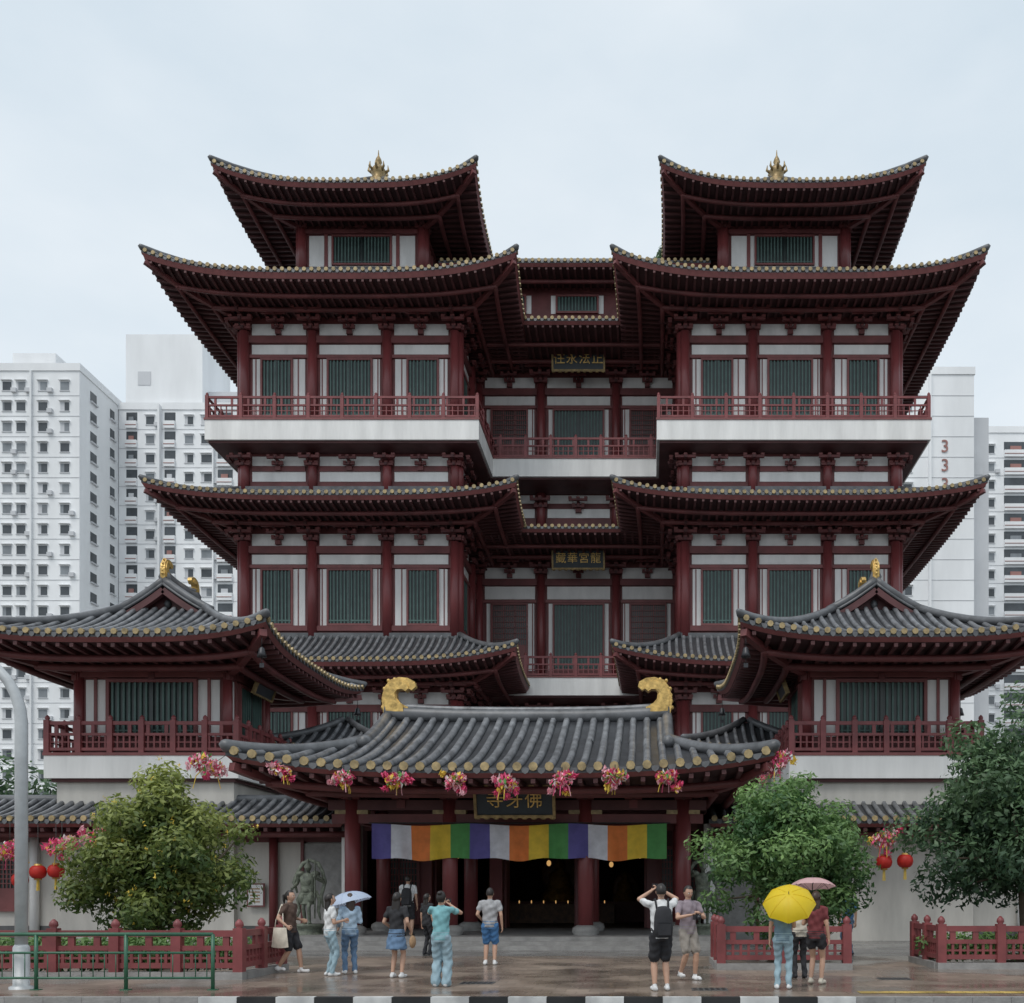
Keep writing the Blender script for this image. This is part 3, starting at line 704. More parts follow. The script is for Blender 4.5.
# ------------------------------------------------------------------ people
def remesh(mb, vox, smooth=2):
    me = bpy.data.meshes.new('tmp'); me.from_pydata([tuple(v) for v in mb.v], [], mb.f); me.update()
    o = bpy.data.objects.new('tmp', me); COL.objects.link(o)
    r = o.modifiers.new('r', 'REMESH'); r.mode = 'VOXEL'; r.voxel_size = vox
    s = o.modifiers.new('s', 'SMOOTH'); s.iterations = smooth; s.factor = .5
    dg = bpy.context.evaluated_depsgraph_get(); out = bpy.data.meshes.new_from_object(o.evaluated_get(dg))
    bpy.data.objects.remove(o); return out
class Fig:
    def __init__(s): s.mb = MB(); s.sm = []
    def cap(s, a, b, ra, rb, m, rm=None):
        a = Vector(a); b = Vector(b); d = (b-a).normalized(); pts = []; rad = []
        for t in (-.98, -.8, -.45): pts.append(a+d*ra*t); rad.append(ra*sqrt(1-t*t))
        pts.append(a); rad.append(ra)
        if rm: pts.append(a.lerp(b, .35)); rad.append(rm)
        pts.append(b); rad.append(rb)
        for t in (.45, .8, .98): pts.append(b+d*rb*t); rad.append(rb*sqrt(1-t*t))
        s.mb.tube(pts, rad, 14, m)
        for i in range(9):
            t = i/8; r = ra+(rb-ra)*t; c = a.lerp(b, t); s.sm.append((c.x, c.y, c.z, r, r, r, m))
    def loft(s, rings, m, seg=22):
        vs = []; fs = []; n = len(rings)
        for x, y, z, rx, ry in rings:
            for k in range(seg):
                t = 2*pi*k/seg; vs.append((x+rx*cos(t), y+ry*sin(t), z))
        for i in range(n-1):
            for k in range(seg):
                k2 = (k+1) % seg; fs.append((i*seg+k, i*seg+k2, (i+1)*seg+k2, (i+1)*seg+k))
        fs.append(tuple(range(seg))[::-1]); fs.append(tuple((n-1)*seg+k for k in range(seg)))
        s.mb.add(vs, fs, m)
        for i in range(n-1):
            A = rings[i]; Bq = rings[i+1]
            for j in range(4):
                t = j/3; q = [A[k]*(1-t)+Bq[k]*t for k in range(5)]
                s.sm.append((q[0], q[1], q[2], q[3], q[4], .03, m))
    def finish(s, name, vox=.015):
        me = remesh(s.mb, vox, 2)
        n = len(me.polygons); C = np.zeros(n*3); me.polygons.foreach_get('center', C); C = C.reshape(-1, 3)
        names = sorted(set(x[6] for x in s.sm)); best = np.full(n, 1e9); mi = np.zeros(n, dtype=np.int32)
        for x in s.sm:
            d = (C-np.array(x[:3]))/np.array(x[3:6]); dd = (np.sqrt((d*d).sum(1))-1)*min(x[3:6])
            k = dd < best; best[k] = dd[k]; mi[k] = names.index(x[6])
        nv = len(me.vertices); P = np.zeros(nv*3); me.vertices.foreach_get('co', P); P = P.reshape(-1, 3)
        Nn = np.zeros(nv*3); me.vertices.foreach_get('normal', Nn); Nn = Nn.reshape(-1, 3)
        cloth = np.zeros(nv)
        for p in me.polygons:
            if names[mi[p.index]].startswith('c_'):
                for v in p.vertices: cloth[v] = 1
        ph = random.uniform(0, 6)
        dsp = .0055*np.sin(P[:, 2]*38+P[:, 0]*22+ph+3*np.sin(P[:, 1]*17))+.005*np.sin(P[:, 0]*45-P[:, 2]*26+P[:, 1]*30+ph)
        P += Nn*(dsp*cloth)[:, None]; me.vertices.foreach_set('co', P.ravel())
        me.materials.clear()
        for nm in names: me.materials.append(MATS[nm])
        me.polygons.foreach_set('material_index', mi); me.polygons.foreach_set('use_smooth', [True]*n); me.update()
        me.name = name; return me
# hands (shared meshes): wrist at origin, fingers -Z, palm faces -X, thumb towards -Y
def make_hand(curl, mname, mir):
    f = Fig(); k = -1 if mir else 1
    f.loft([(0, 0, .012, .018, .024), (0, 0, -.02, .017, .032), (0, 0, -.05, .016, .039), (0, 0, -.08, .013, .041), (0, 0, -.092, .010, .036)], 'skin', 14)
    for y, ln in ((-.030, .070), (-.010, .079), (.010, .073), (.030, .057)):
        p = Vector((0, y, -.082)); a = .15+curl*.2; q = [p]
        for j, fr in enumerate((.42, .32, .26)):
            a += curl*(.55+.35*j)*.9; p = p+Vector((-sin(a)*k, y*.5, -cos(a)))*ln*fr; q.append(p)
        f.mb.tube(q, [.0098, .0088, .008, .0066], 8, 'skin')
    q = [Vector((0, -.026, -.022)), Vector((-.014*k, -.050, -.046)), Vector((-.022*k, -.060, -.072)), Vector((-.026*k-.01*k*curl, -.058+.01*curl, -.094))]
    f.mb.tube(q, [.014, .012, .010, .0075], 8, 'skin')
    me = remesh(f.mb, .0052, 1); me.materials.clear(); me.materials.append(MATS['skin'])
    me.polygons.foreach_set('use_smooth', [True]*len(me.polygons)); me.name = mname; return me
HANDS = {(c, m): make_hand({'relax': .35, 'grip': 1.15}[c], 'hand_'+c, m) for c in ('relax', 'grip') for m in (False, True)}

def ik(S, T, l1, l2, hint):
    d = T-S; L = min(d.length, (l1+l2)*.995); dn = d.normalized(); a = (l1*l1-l2*l2+L*L)/(2*L); h = sqrt(max(0, l1*l1-a*a))
    hp = hint-dn*hint.dot(dn); hp.normalize(); return S+dn*a+hp*h, S+dn*L
def head_mesh(hair, hm, stone=None):
    M = MB(); nu, nv = 28, 22; sk = stone or 'skin'; hm = stone or hm
    def shp(a, t):
        nx, ny, nz = sin(t)*cos(a), sin(t)*sin(a), cos(t)
        x = nx*.077*(1-.30*max(0, -nz-.1)**1.1); y = ny*.098*(.93 if ny < 0 else 1)+(.012 if ny > 0 else 0)*ny; z = nz*.116
        if ny < 0:
            g = lambda X, Z, sx, sz: math.exp(-((x-X)/sx)**2-((z-Z)/sz)**2)
            y -= .024*g(0, -.018, .012, .02)+.010*g(0, .0, .010, .022); y += .009*(g(.03, .008, .016, .012)+g(-.03, .008, .016, .012))
            y -= .012*g(0, -.098, .026, .02)+.004*g(0, -.05, .024, .012)+.004*g(0, .035, .05, .012)
        return (x, y, z)
    vs = [shp(2*pi*k/nu, max(.001, min(pi-.001, pi*j/nv))) for j in range(nv+1) for k in range(nu)]
    fs = [(j*nu+k, (j+1)*nu+k, (j+1)*nu+(k+1) % nu, j*nu+(k+1) % nu) for j in range(nv) for k in range(nu)]
    M.add(vs, fs, sk, True)
    for sx in (-1, 1):
        M.lathe2((sx*.030, -.0775, .008), (.0135, .011, .0095), stone or 'eye_white', 10, 8)
        M.lathe2((sx*.030, -.0868, .008), (.0062, .004, .0065), stone or 'eye_dark', 8, 6)
        M.lathe2((sx*.030, -.086, .028), (.017, .006, .0034), hm, 8, 5)
        M.lathe2((sx*.078, .008, -.004), (.010, .018, .029), sk, 8, 8)
    M.lathe2((0, -.0895, -.052), (.022, .007, .006), stone or 'lips', 10, 6)
    def hs(a, t):
        v = shp(a, t); rg = 1+.012*sin(a*9)+.008*sin(a*17+t*5)
        return (v[0]*1.11*rg, v[1]*1.09*rg+.008, v[2]*1.08*rg+.008)
    hv = [hs(2*pi*k/nu, max(.001, pi*j/nv)) for j in range(nv+1) for k in range(nu)]; hf = []
    for j in range(nv):
        for k in range(nu):
            a = 2*pi*(k+.5)/nu; t = pi*(j+.5)/nv; ny = sin(t)*sin(a); nz = cos(t)
            lim = -.35 if hair == 'short' else -.6
            keep = nz > .62 or (ny > -.25 and nz > -.05) or (ny > .15 and nz > lim)
            if keep: hf.append((j*nu+k, (j+1)*nu+k, (j+1)*nu+(k+1) % nu, j*nu+(k+1) % nu))
    M.add(hv, hf, hm, True)
    if hair == 'long':
        rings = [(0, .035, .02, .088, .065), (0, .05, -.06, .090, .058), (0, .065, -.13, .088, .045), (0, .078, -.22, .085, .038), (0, .085, -.31, .07, .03), (0, .085, -.36, .04, .018)]
        seg = 18
        vv = []; ff = []
        for i, (x, y, z, rx, ry) in enumerate(rings):
            for k in range(seg):
                t = 2*pi*k/seg; w = 1+.05*sin(k*5.); vv.append((x+rx*cos(t)*w, y+ry*sin(t)*w, z))
        for i in range(len(rings)-1):
            for k in range(seg): ff.append((i*seg+k, i*seg+(k+1) % seg, (i+1)*seg+(k+1) % seg, (i+1)*seg+k))
        ff.append(tuple(range(seg))); ff.append(tuple((len(rings)-1)*seg+k for k in range(seg)))
        M.add(vv, ff, hm, True)
    if hair == 'bun': M.lathe2((0, .10, .085), (.045, .042, .042), hm, 12, 9)
    if hair == 'tail': M.tube([(0, .10, .05), (0, .15, .02), (0, .155, -.08), (0, .14, -.19)], [.02, .036, .03, .008], 10, hm)
    if hair == 'helmet':
        M.lathe((0, .005, .0), [(.10, .0), (.105, .03), (.09, .08), (.05, .12), (.03, .15), (.045, .19), (.01, .26)], 14, hm)
    return M
def person(name, px, feet_y, H=1.68, rot=0., top='c_white', bottom='c_navy', kind='shorts', shoe='c_black', sleeve='short', hair='short', hm='hair', zb=0., female=False,
           handA=None, handB=None, gA='relax', gB='relax', step=(0., 0.), lean=0., pack=None, headrot=(0, 0, 0), D=None, hip=0., all_mat=None, hintA=None, hintB=None, bulk=1.):
    """A = person's left (+X when facing -Y). rot=0 faces the street."""
    D = D or 1.62*1024/(feet_y-893)
    k = H/1.7; f = Fig(); V = Vector
    m_ = all_mat
    tp, bt, sh, skn = (m_ or top), (m_ or bottom), (m_ or shoe), (m_ or 'skin')
    sw = (.165 if female else .185)*bulk
    ly = -sin(lean)
    def up(x, y, z):
        dz = z-.9; return V((x, y+ly*max(0, dz), z))
    prof = [(.855, .168, .122), (.95, .160, .118), (1.06, .143 if female else .155, .108), (1.18, .152 if female else .166, .117), (1.28, .162 if female else .176, .12), (1.36, .158 if female else .172, .105), (1.41, .125, .085), (1.445, .075, .065)]
    f.loft([(hip*.4, ly*max(0, z-.9), z, rx*bulk, ry*bulk) for z, rx, ry in prof], tp)
    f.cap(up(0, .008, 1.38), up(0, -.004, 1.52), .056, .05, skn)
    f.loft([(hip, 0, .80, .150, .11), (hip, 0, .88, .166, .12), (hip*.6, 0, .97, .152, .112)], bt)
    hands = []
    for sg, tgt, g, hint in ((1, handA, gA, hintA), (-1, handB, gB, hintB)):
        S = up(sg*sw, .0, 1.385)
        tgt = V(tgt) if tgt else V((sg*(sw+.07), -.03, .83))
        hint = V(hint) if hint else V((sg*.35, .8, -.3))
        E, Wp = ik(S, tgt, .285, .255, hint)
        f.cap(up(sg*sw*.6, 0, 1.385), S, .058, .058, tp)
        if sleeve == 'short':
            f.cap(S, S.lerp(E, .55), .060, .058, tp); f.cap(S.lerp(E, .3), E, .046, .038, skn); f.cap(E, Wp, .039, .026, skn)
        elif sleeve == 'none':
            f.cap(S, E, .048, .038, skn); f.cap(E, Wp, .038, .025, skn)
        else:
            f.cap(S, E, .060, .048, tp); f.cap(E, E.lerp(Wp, .88), .048, .038, tp); f.cap(E.lerp(Wp, .8), Wp, .028, .026, skn)
        hands.append((sg, E, Wp, g))
    for sg, fy in ((1, step[0]), (-1, step[1])):
        hp = V((sg*.088+hip, 0, .88)); ft = V((sg*.10, fy, .085 if fy <= .05 else .13))
        K, A = ik(hp, ft, .41, .415, V((0, -1, 0)))
        if kind == 'shorts':
            f.cap(hp, K, .083, .055, skn); f.cap(hp, hp.lerp(K, .86), .098*bulk, .088*bulk, bt); f.cap(K, A, .053, .035, skn, .058)
        elif kind == 'hotpants':
            f.cap(hp, K, .083, .052, skn); f.cap(hp, hp.lerp(K, .38), .096, .098, bt); f.cap(K, A, .05, .034, skn, .054)
        elif kind == 'wide':
            f.cap(hp, K, .096, .088, bt); f.cap(K, A+V((0, 0, .0)), .086, .088, bt)
        elif kind == 'long':
            f.cap(hp, K, .092, .066, bt); f.cap(K, A, .064, .052, bt)
        else:
            f.cap(hp, K, .080, .052, skn); f.cap(K, A, .05, .034, skn, .054)
        f.cap(A+V((0, .045, -.04)), A+V((sg*.018, -.145, -.048)), .042, .036, sh)
        f.cap(A, A+V((0, .01, -.03)), .04, .045, sh)
    if kind == 'skirt': f.loft([(hip, 0, .58, .215, .185), (hip, 0, .75, .195, .155), (hip*.6, 0, .92, .165, .125), (0, 0, .98, .15, .112)], bt)
    me = f.finish(name, .0135)
    ob = bpy.data.objects.new(name, me); COL.objects.link(ob)
    ob.location = ((px-650)*D/1024, D, zb); ob.rotation_euler = (0, 0, rot); ob.scale = (k, k, k)
    hm_ = head_mesh(hair, hm, m_).build('head', ob)
    hm_.location = up(0, -.012, 1.588); hm_.rotation_euler = headrot
    for sg, E, Wp, g in hands:
        d = (Wp-E).normalized(); z = -d; ref = V((0, 1, 0)) if abs(d.y) < .85 else V((0, 0, 1)); y = ref-z*ref.dot(z); y.normalize(); x = y.cross(z)
        X = Matrix((x, y, z)).transposed().to_4x4(); X.translation = Wp
        if m_:
            me2 = HANDS[(g, sg < 0)].copy(); me2.materials.clear(); me2.materials.append(MATS[m_])
        else: me2 = HANDS[(g, sg < 0)]
        h = bpy.data.objects.new('hand', me2); COL.objects.link(h); h.parent = ob; h.matrix_local = X
    if pack:
        P = MB(); seg = 20; rings = [(.86, .10, .05), (.88, .135, .075), (1.0, .15, .09), (1.18, .145, .085), (1.30, .12, .07), (1.35, .08, .04), (1.36, .03, .015)]
        vv = []; ff = []
        for z, rx, ry in rings:
            for q in range(seg):
                t = 2*pi*q/seg; c, s = cos(t), sin(t); e = .6
                vv.append((rx*copysign(abs(c)**e, c), .19+ry*copysign(abs(s)**e, s), z))
        for i in range(len(rings)-1):
            for q in range(seg): ff.append((i*seg+q, i*seg+(q+1) % seg, (i+1)*seg+(q+1) % seg, (i+1)*seg+q))
        ff.append(tuple(range(seg))); ff.append(tuple((len(rings)-1)*seg+q for q in range(seg)))
        P.add(vv, ff, pack, True)
        P.box(-.10, .10, .265, .30, .90, 1.08, pack); P.box(-.1, .1, .278, .284, 1.10, 1.112, 'metal_dark')
        for sx in (-1, 1): P.tube([(sx*.09, .13, 1.30), (sx*.105, .05, 1.47), (sx*.11, -.06, 1.44), (sx*.12, -.14, 1.28), (sx*.14, -.10, 1.08), (sx*.15, .05, .97), (sx*.11, .14, .93)], .017, 6, pack)
        P.build('backpack', ob)
    return ob, k, D
def phone(ob, p):
    M = MB(); M.box(-.075, .075, -.005, .005, -.038, .038, 'c_black'); M.lathe2((.05, -.007, .018), (.008, .004, .008), 'metal_dark', 8, 5)
    o = M.build('phone', ob); o.location = p
def camera_prop(ob, p):
    M = MB(); M.box(-.065, .065, -.03, .03, -.045, .045, 'c_black'); M.box(-.025, .025, -.028, .028, .0451, .065, 'c_black')
    M.tube([(0, -.031, 0), (0, -.10, 0)], .036, 14, 'metal_dark'); o = M.build('photo_camera', ob); o.location = p
def umbrella(hand, top_dir, R, m, L=.95, curve=.3):
    M = MB(); n = 8; nr = 8; sub = 6; N = n*sub
    vs = [(0, 0, 0)]; fs = []
    for j in range(1, nr+1):
        t = j/nr
        for q in range(N):
            a = 2*pi*q/N; loc = (a % (2*pi/n))-pi/n
            k = cos(pi/n)/cos(loc); k = 1+(k-1)*t
            r = R*sin(t*1.12)/sin(1.12)*k
            z = -R*curve*1.6*(1-cos(t*1.12))+.03*R*t*(1-(loc/(pi/n))**2)
            vs.append((r*cos(a), r*sin(a), z))
    for q in range(N): fs.append((0, 1+q, 1+(q+1) % N))
    for j in range(nr-1):
        for q in range(N): b = 1+j*N; c = b+N; fs.append((b+q, c+q, c+(q+1) % N, b+(q+1) % N))
    M.add(vs, fs, m, True)
    zt = vs[-1][2]
    for i in range(n):
        M.tube([Vector(vs[1+j*N+i*sub])-Vector((0, 0, .006)) for j in range(nr)], .004, 4, 'metal_dark')
        M.tube([Vector(vs[1+j*N+i*sub])+Vector((0, 0, .003)) for j in range(nr)], .004, 4, m)
        M.tube([Vector(vs[1+4*N+i*sub]), (0, 0, zt-.12)], .003, 4, 'metal_dark')
        e = Vector(vs[1+(nr-1)*N+i*sub]); M.lathe2(e, (.008, .008, .012), 'metal_dark', 6, 4)
    M.tube([(0, 0, .06), (0, 0, -L)], .006, 8, 'metal_dark')
    M.tube([(0, 0, -L+.04), (0, 0, -L-.05), (.012, 0, -L-.085), (.035, 0, -L-.09), (.05, 0, -L-.065)], .012, 8, 'c_black')
    o = M.build('umbrella')
    z = Vector(top_dir).normalized(); q = z.to_track_quat('Z', 'Y')
    X = q.to_matrix().to_4x4(); X.translation = Vector(hand)+z*L
    o.matrix_world = X; return o
def wpos(ob, p):
    ob_, k, D = ob; return ob_.location+Matrix.Rotation(ob_.rotation_euler.z, 3, 'Z') @ (Vector(p)*k)
PI = pi
w1 = person('woman', 290, 973, 1.66, PI*.42, 'c_brown', 'c_black', 'shorts', 'c_white', 'short', 'tail', 'hair', female=True, handB=(-.26, -.10, .98), handA=(.2, -.14, 1.1), gB='grip', step=(-.20, .20))
M = MB()
M.tube([(-.215, .04, 1.43), (-.27, -.02, 1.1), (-.29, -.06, .92)], .010, 5, 'c_cream'); M.tube([(-.215, .05, 1.43), (-.28, .14, 1.1), (-.29, .16, .92)], .010, 5, 'c_cream')
def bagpt(sd): return lambda a, b: (-.29+sd*.05*sin(pi*a)*sin(pi*(.15+.85*b)*.92), .04+(a-.5)*(.30+.10*b), .95-.40*b-.02*sin(pi*a)*b)
M.grid(bagpt(-1), 10, 8, 'c_cream'); M.grid(bagpt(1), 10, 8, 'c_cream')
M.build('tote_bag', w1[0])
w2 = person('woman', 330, 976, 1.60, 2.2, 'c_white', 'c_denim_l', 'long', 'c_white', 'short', 'long', 'hair', female=True, handB=(-.14, -.24, 1.15), gB='grip')
w3 = person('woman', 350, 974, 1.60, -2.7, 'c_lblue', 'c_denim', 'long', 'c_white', 'long', 'long', 'hair_brown', female=True, handB=(-.12, -.22, 1.15), gB='grip', handA=(.2, -.2, 1.0))
hp = wpos(w3, (-.12, -.24, 1.10)); umbrella(hp, (-.28, 0, 1), .48, 'umb_blue', .62, .55)
person('man', 408, 0, 1.78, PI, 'c_white', 'c_black', 'shorts', 'c_black', pack='c_black', D=30.3, zb=.35, handA=(.12, -.3, 1.2))
person('woman', 427, 0, 1.6, PI*.8, 'c_black', 'c_black', 'long', 'c_black', hair='long', female=True, D=26.8)
w4 = person('woman', 397, 978, 1.62, PI*.93, 'c_black', 'c_denim', 'skirt', 'c_white', 'short', 'long', 'hair', female=True, handA=(.2, -.15, 1.0), gA='grip', handB=(-.24, -.12, .95), gB='grip', hip=.015)
M = MB(); M.lathe2((-.27, -.14, .72), (.05, .12, .13), 'c_tan', 14, 9); M.tube([(-.26, -.06, .80), (-.26, -.13, .90), (-.26, -.20, .80)], .008, 5, 'c_tan'); M.build('handbag', w4[0])
w5 = person('woman', 441, 987, 1.64, PI*.97, 'c_teal', 'c_denim_l', 'wide', 'c_white', 'short', 'bun', 'hair', female=True, handA=(.085, -.30, 1.46), handB=(-.085, -.30, 1.46), gA='grip', gB='grip', hintA=(.9, .1, -.6), hintB=(-.9, .1, -.6)); phone(w5[0], (0, -.37, 1.54))
person('man', 490, 965, 1.72, PI, 'c_grey', 'c_royal', 'shorts', 'c_white', handA=(.2, -.12, 1.0), handB=(-.27, 0, .86), bulk=1.06)
m1 = person('man', 661, 991, 1.76, PI*1.06, 'c_white', 'c_black', 'shorts', 'c_white', pack='c_black', handA=(.10, -.30, 1.60), handB=(-.10, -.30, 1.60), gA='grip', gB='grip', hintA=(.9, .1, -.5), hintB=(-.9, .1, -.5), bulk=1.03); phone(m1[0], (0, -.36, 1.68))
m2 = person('man', 688, 980, 1.74, PI*.15, 'c_mauve', 'c_khaki', 'shorts', 'c_white', handA=(.08, -.26, 1.19), handB=(-.08, -.26, 1.19), gA='grip', gB='grip', hintA=(.9, .5, -.5), hintB=(-.9, .5, -.5), step=(-.08, .10), headrot=(.3, 0, 0)); camera_prop(m2[0], (0, -.33, 1.15))
w6 = person('woman', 783, 989, 1.64, PI*.93, 'c_bluegrey', 'c_denim_l', 'long', 'c_white', 'short', 'long', 'hair_brown', female=True, handB=(-.10, -.20, 1.22), gB='grip')
w7 = person('woman', 816, 984, 1.64, PI*.85, 'c_maroon', 'c_black', 'hotpants', 'c_cream', 'short', 'long', 'hair_brown', female=True, handA=(.14, -.2, 1.22), gA='grip')
w8 = person('woman', 800, 978, 1.60, PI*1.05, 'c_cream', 'c_black', 'long', 'c_black', 'short', 'long', 'hair', female=True)
hp = wpos(w6, (-.10, -.24, 1.18)); umbrella(hp, (-.14, -.80, .80), .45, 'umb_yellow', .66, .6)
hp = wpos(w7, (.14, -.24, 1.18)); umbrella(hp, (.02, .15, 1), .42, 'umb_pink', .76, .42)
person('man', 848, 955, 1.72, -.8, 'c_royal', 'c_denim', 'long', 'c_black')
def guardian(px, fl):
    D = 31.6
    g, k, _ = person('guardian_statue', px, 0, 1.9, -.15*fl, kind='skirt', hair='helmet', D=D, zb=.62, all_mat='bronze_stone', sleeve='long', bulk=1.3,
        handA=(.34, -.22, 1.30 if fl > 0 else 1.05), handB=(-.36, -.12, 1.05 if fl > 0 else 1.45), gA='grip', gB='grip', step=(-.1, .04))
    M = MB()
    M.lathe((0, 0, -.32), [(.48, 0), (.50, .08), (.40, .14), (.38, .24), (.46, .3), (.46, .36)], 18, 'bronze_stone')
    for sg in (-1, 1):
        M.lathe2((sg*.22, 0, 1.42), (.13, .13, .09), 'bronze_stone', 12, 8); M.lathe2((sg*.13, -.06, .76), (.12, .13, .18), 'bronze_stone', 12, 8)
        M.tube([(sg*.2, .05, .95), (sg*.32, .04, .7), (sg*.28, .05, .4), (sg*.36, .03, .15)], [.05, .06, .05, .02], 8, 'bronze_stone', sq=.6)
    M.lathe2((0, -.11, 1.2), (.15, .06, .13), 'bronze_stone', 12, 8); M.lathe2((0, -.12, .96), (.10, .07, .08), 'bronze_stone', 12, 8)
    M.tube([(-.34, .05, .9), (-.46, .08, 1.2), (-.36, .12, 1.5), (-.22, .14, 1.72), (0, .14, 1.80), (.22, .14, 1.72), (.36, .12, 1.5), (.46, .08, 1.2), (.36, .05, .8), (.44, .02, .5)], [.03, .06, .05, .06, .05, .06, .05, .06, .05, .02], 8, 'bronze_stone', sq=.5)
    M.tube([(.34, -.28, .2), (.34, -.26, 1.75)], .022, 8, 'bronze_stone')
    M.build('armour_and_plinth', g)
guardian(308, 1); guardian(703, -1)

# ------------------------------------------------------------------ trees
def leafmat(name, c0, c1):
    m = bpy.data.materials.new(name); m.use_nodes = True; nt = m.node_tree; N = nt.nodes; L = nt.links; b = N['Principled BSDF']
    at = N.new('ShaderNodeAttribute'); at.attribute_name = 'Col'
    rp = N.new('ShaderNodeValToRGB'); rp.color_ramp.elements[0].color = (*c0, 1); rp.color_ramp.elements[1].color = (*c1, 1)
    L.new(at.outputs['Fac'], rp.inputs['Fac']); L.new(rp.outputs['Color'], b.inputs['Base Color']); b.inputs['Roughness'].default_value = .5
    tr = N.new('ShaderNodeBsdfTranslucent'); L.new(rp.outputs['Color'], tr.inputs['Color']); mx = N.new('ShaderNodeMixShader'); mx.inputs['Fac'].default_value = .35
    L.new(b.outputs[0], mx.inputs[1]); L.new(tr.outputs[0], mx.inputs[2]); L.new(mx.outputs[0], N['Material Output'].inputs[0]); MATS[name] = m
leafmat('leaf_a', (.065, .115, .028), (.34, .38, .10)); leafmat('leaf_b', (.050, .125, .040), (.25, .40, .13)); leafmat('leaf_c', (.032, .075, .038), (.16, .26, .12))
def leaves(name, clumps, n, size, mname, rng, parent=None):
    C = np.array([c[0] for c in clumps]); Rr = np.array([c[1] for c in clumps]); B = np.array([c[2] for c in clumps])
    w = Rr**2; idx = rng.choice(len(clumps), n, p=w/w.sum())
    d = rng.normal(size=(n, 3)); d /= np.linalg.norm(d, axis=1)[:, None]
    rad = Rr[idx]*(.5+.6*rng.random(n)**.7)
    pos = C[idx]+d*rad[:, None]*np.array([1, 1, .8])
    nrm = d+rng.normal(size=(n, 3))*.55+np.array([0, 0, .5]); nrm /= np.linalg.norm(nrm, axis=1)[:, None]
    t = rng.normal(size=(n, 3)); t -= nrm*(t*nrm).sum(1)[:, None]; t /= np.linalg.norm(t, axis=1)[:, None]; b = np.cross(nrm, t)
    s = size*(.6+.8*rng.random(n))[:, None]
    V = np.stack([pos-t*s, pos+b*s*.42-nrm*s*.12, pos+t*s-nrm*s*.25, pos-b*s*.42-nrm*s*.12], 1).reshape(-1, 3)
    me = bpy.data.meshes.new(name); me.vertices.add(4*n); me.vertices.foreach_set('co', V.ravel())
    me.loops.add(4*n); me.loops.foreach_set('vertex_index', np.arange(4*n)); me.polygons.add(n); me.polygons.foreach_set('loop_start', np.arange(n)*4)
    me.update(calc_edges=True)
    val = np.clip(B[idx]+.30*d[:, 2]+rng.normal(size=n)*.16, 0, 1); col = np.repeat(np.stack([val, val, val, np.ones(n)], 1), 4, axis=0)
    ca = me.color_attributes.new('Col', 'FLOAT_COLOR', 'POINT'); ca.data.foreach_set('color', col.ravel())
    me.materials.append(MATS[mname]); o = bpy.data.objects.new(name, me); COL.objects.link(o)
    if parent: o.parent = parent
    return o
def tree(name, x, y, zc, rx, ry, rz, n, size, mname, seed, tr=.13, nc=70, flowers=0):
    rng = np.random.default_rng(seed); E = empty(name); cl = []
    for i in range(nc):
        d = rng.normal(size=3); d /= np.linalg.norm(d); q = (.35+.5*rng.random()**.5)*(1+.13*rng.normal())
        if i < nc*.25: q *= .55
        taper = 1-.28*max(0, d[2])
        c = np.array([x, y, zc])+d*q*np.array([rx*taper, ry*taper, rz])
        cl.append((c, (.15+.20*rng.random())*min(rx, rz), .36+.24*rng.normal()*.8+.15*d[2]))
    leaves('foliage', cl, n, size, mname, rng, E)
    M = MB(); top = Vector((x, y, zc-.1*rz))
    M.tube([(x, y, 0), (x+.05, y, (zc-rz)*.5), (x-.04, y+.03, zc-rz*.55), tuple(top)], [tr*1.25, tr, tr*.85, tr*.5], 10, 'bark')
    for i in range(0, nc, 3):
        c = Vector(cl[i][0]); s0 = Vector((x, y, max(.3, zc-rz*.7+.5*rz*rng.random()))); mid = s0.lerp(c, .5)+Vector((0, 0, -.08*rz)); M.tube([s0, mid, c], [tr*.45, tr*.28, tr*.1], 6, 'bark')
    M.lathe((x, y, 0), [(.55, 0), (.5, .05), (.2, .09)], 14, 'soil')
    M.build('trunk_and_limbs', E)
    if flowers:
        Fm = MB()
        for _ in range(flowers):
            c = cl[rng.integers(len(cl))]; d = rng.normal(size=3); d[1] -= .4; d /= np.linalg.norm(d); p = c[0]+d*c[1]*1.0
            petals(Fm, p, .06, .06, .06, 5, ['petal_yellow'], .035)
        Fm.build('blossom', E)
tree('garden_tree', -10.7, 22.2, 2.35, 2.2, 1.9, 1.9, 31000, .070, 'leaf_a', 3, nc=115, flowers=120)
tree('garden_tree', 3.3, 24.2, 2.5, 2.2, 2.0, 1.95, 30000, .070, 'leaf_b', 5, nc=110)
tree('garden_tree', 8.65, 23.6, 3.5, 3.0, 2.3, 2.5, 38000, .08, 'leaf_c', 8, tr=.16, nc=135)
rng = np.random.default_rng(11)
def treeline(name, spec, n, size):
    cl = []
    for x0, x1, y, z, r in spec:
        for x in np.arange(x0, x1, r*.8): cl.append((np.array([x+rng.normal()*.4, y+rng.normal(), z+rng.normal()*r*.35]), r*(.7+.4*rng.random()), .3+.12*rng.normal())); cl.append((np.array([x, y, z*.5]), r, .2))
    leaves(name, cl, n, size, 'leaf_c', rng)
treeline('background_trees', [(-75, -34, 70, 8.5, 3.5), (35, 80, 75, 6, 3.5)], 26000, .32)
leaves('roof_garden_plants', [(np.array([.6, 66., 41.6]), 1.0, .4), (np.array([-.7, 67., 41.2]), .9, .4), (np.array([1.2, 66., 42.8]), .7, .5)], 1600, .2, 'leaf_c', rng, TEMPLE)
leaves('hedge', [(np.array([x, 20.2+rng.normal()*.15, .45]), .42, .4) for x in np.arange(-13.5, -7.9, .35)], 9000, .06, 'leaf_b', rng)
leaves('hedge', [(np.array([x, 22.8+rng.normal()*.15, .45]), .4, .4) for x in np.arange(6.4, 12.5, .35)], 7000, .06, 'leaf_b', rng)

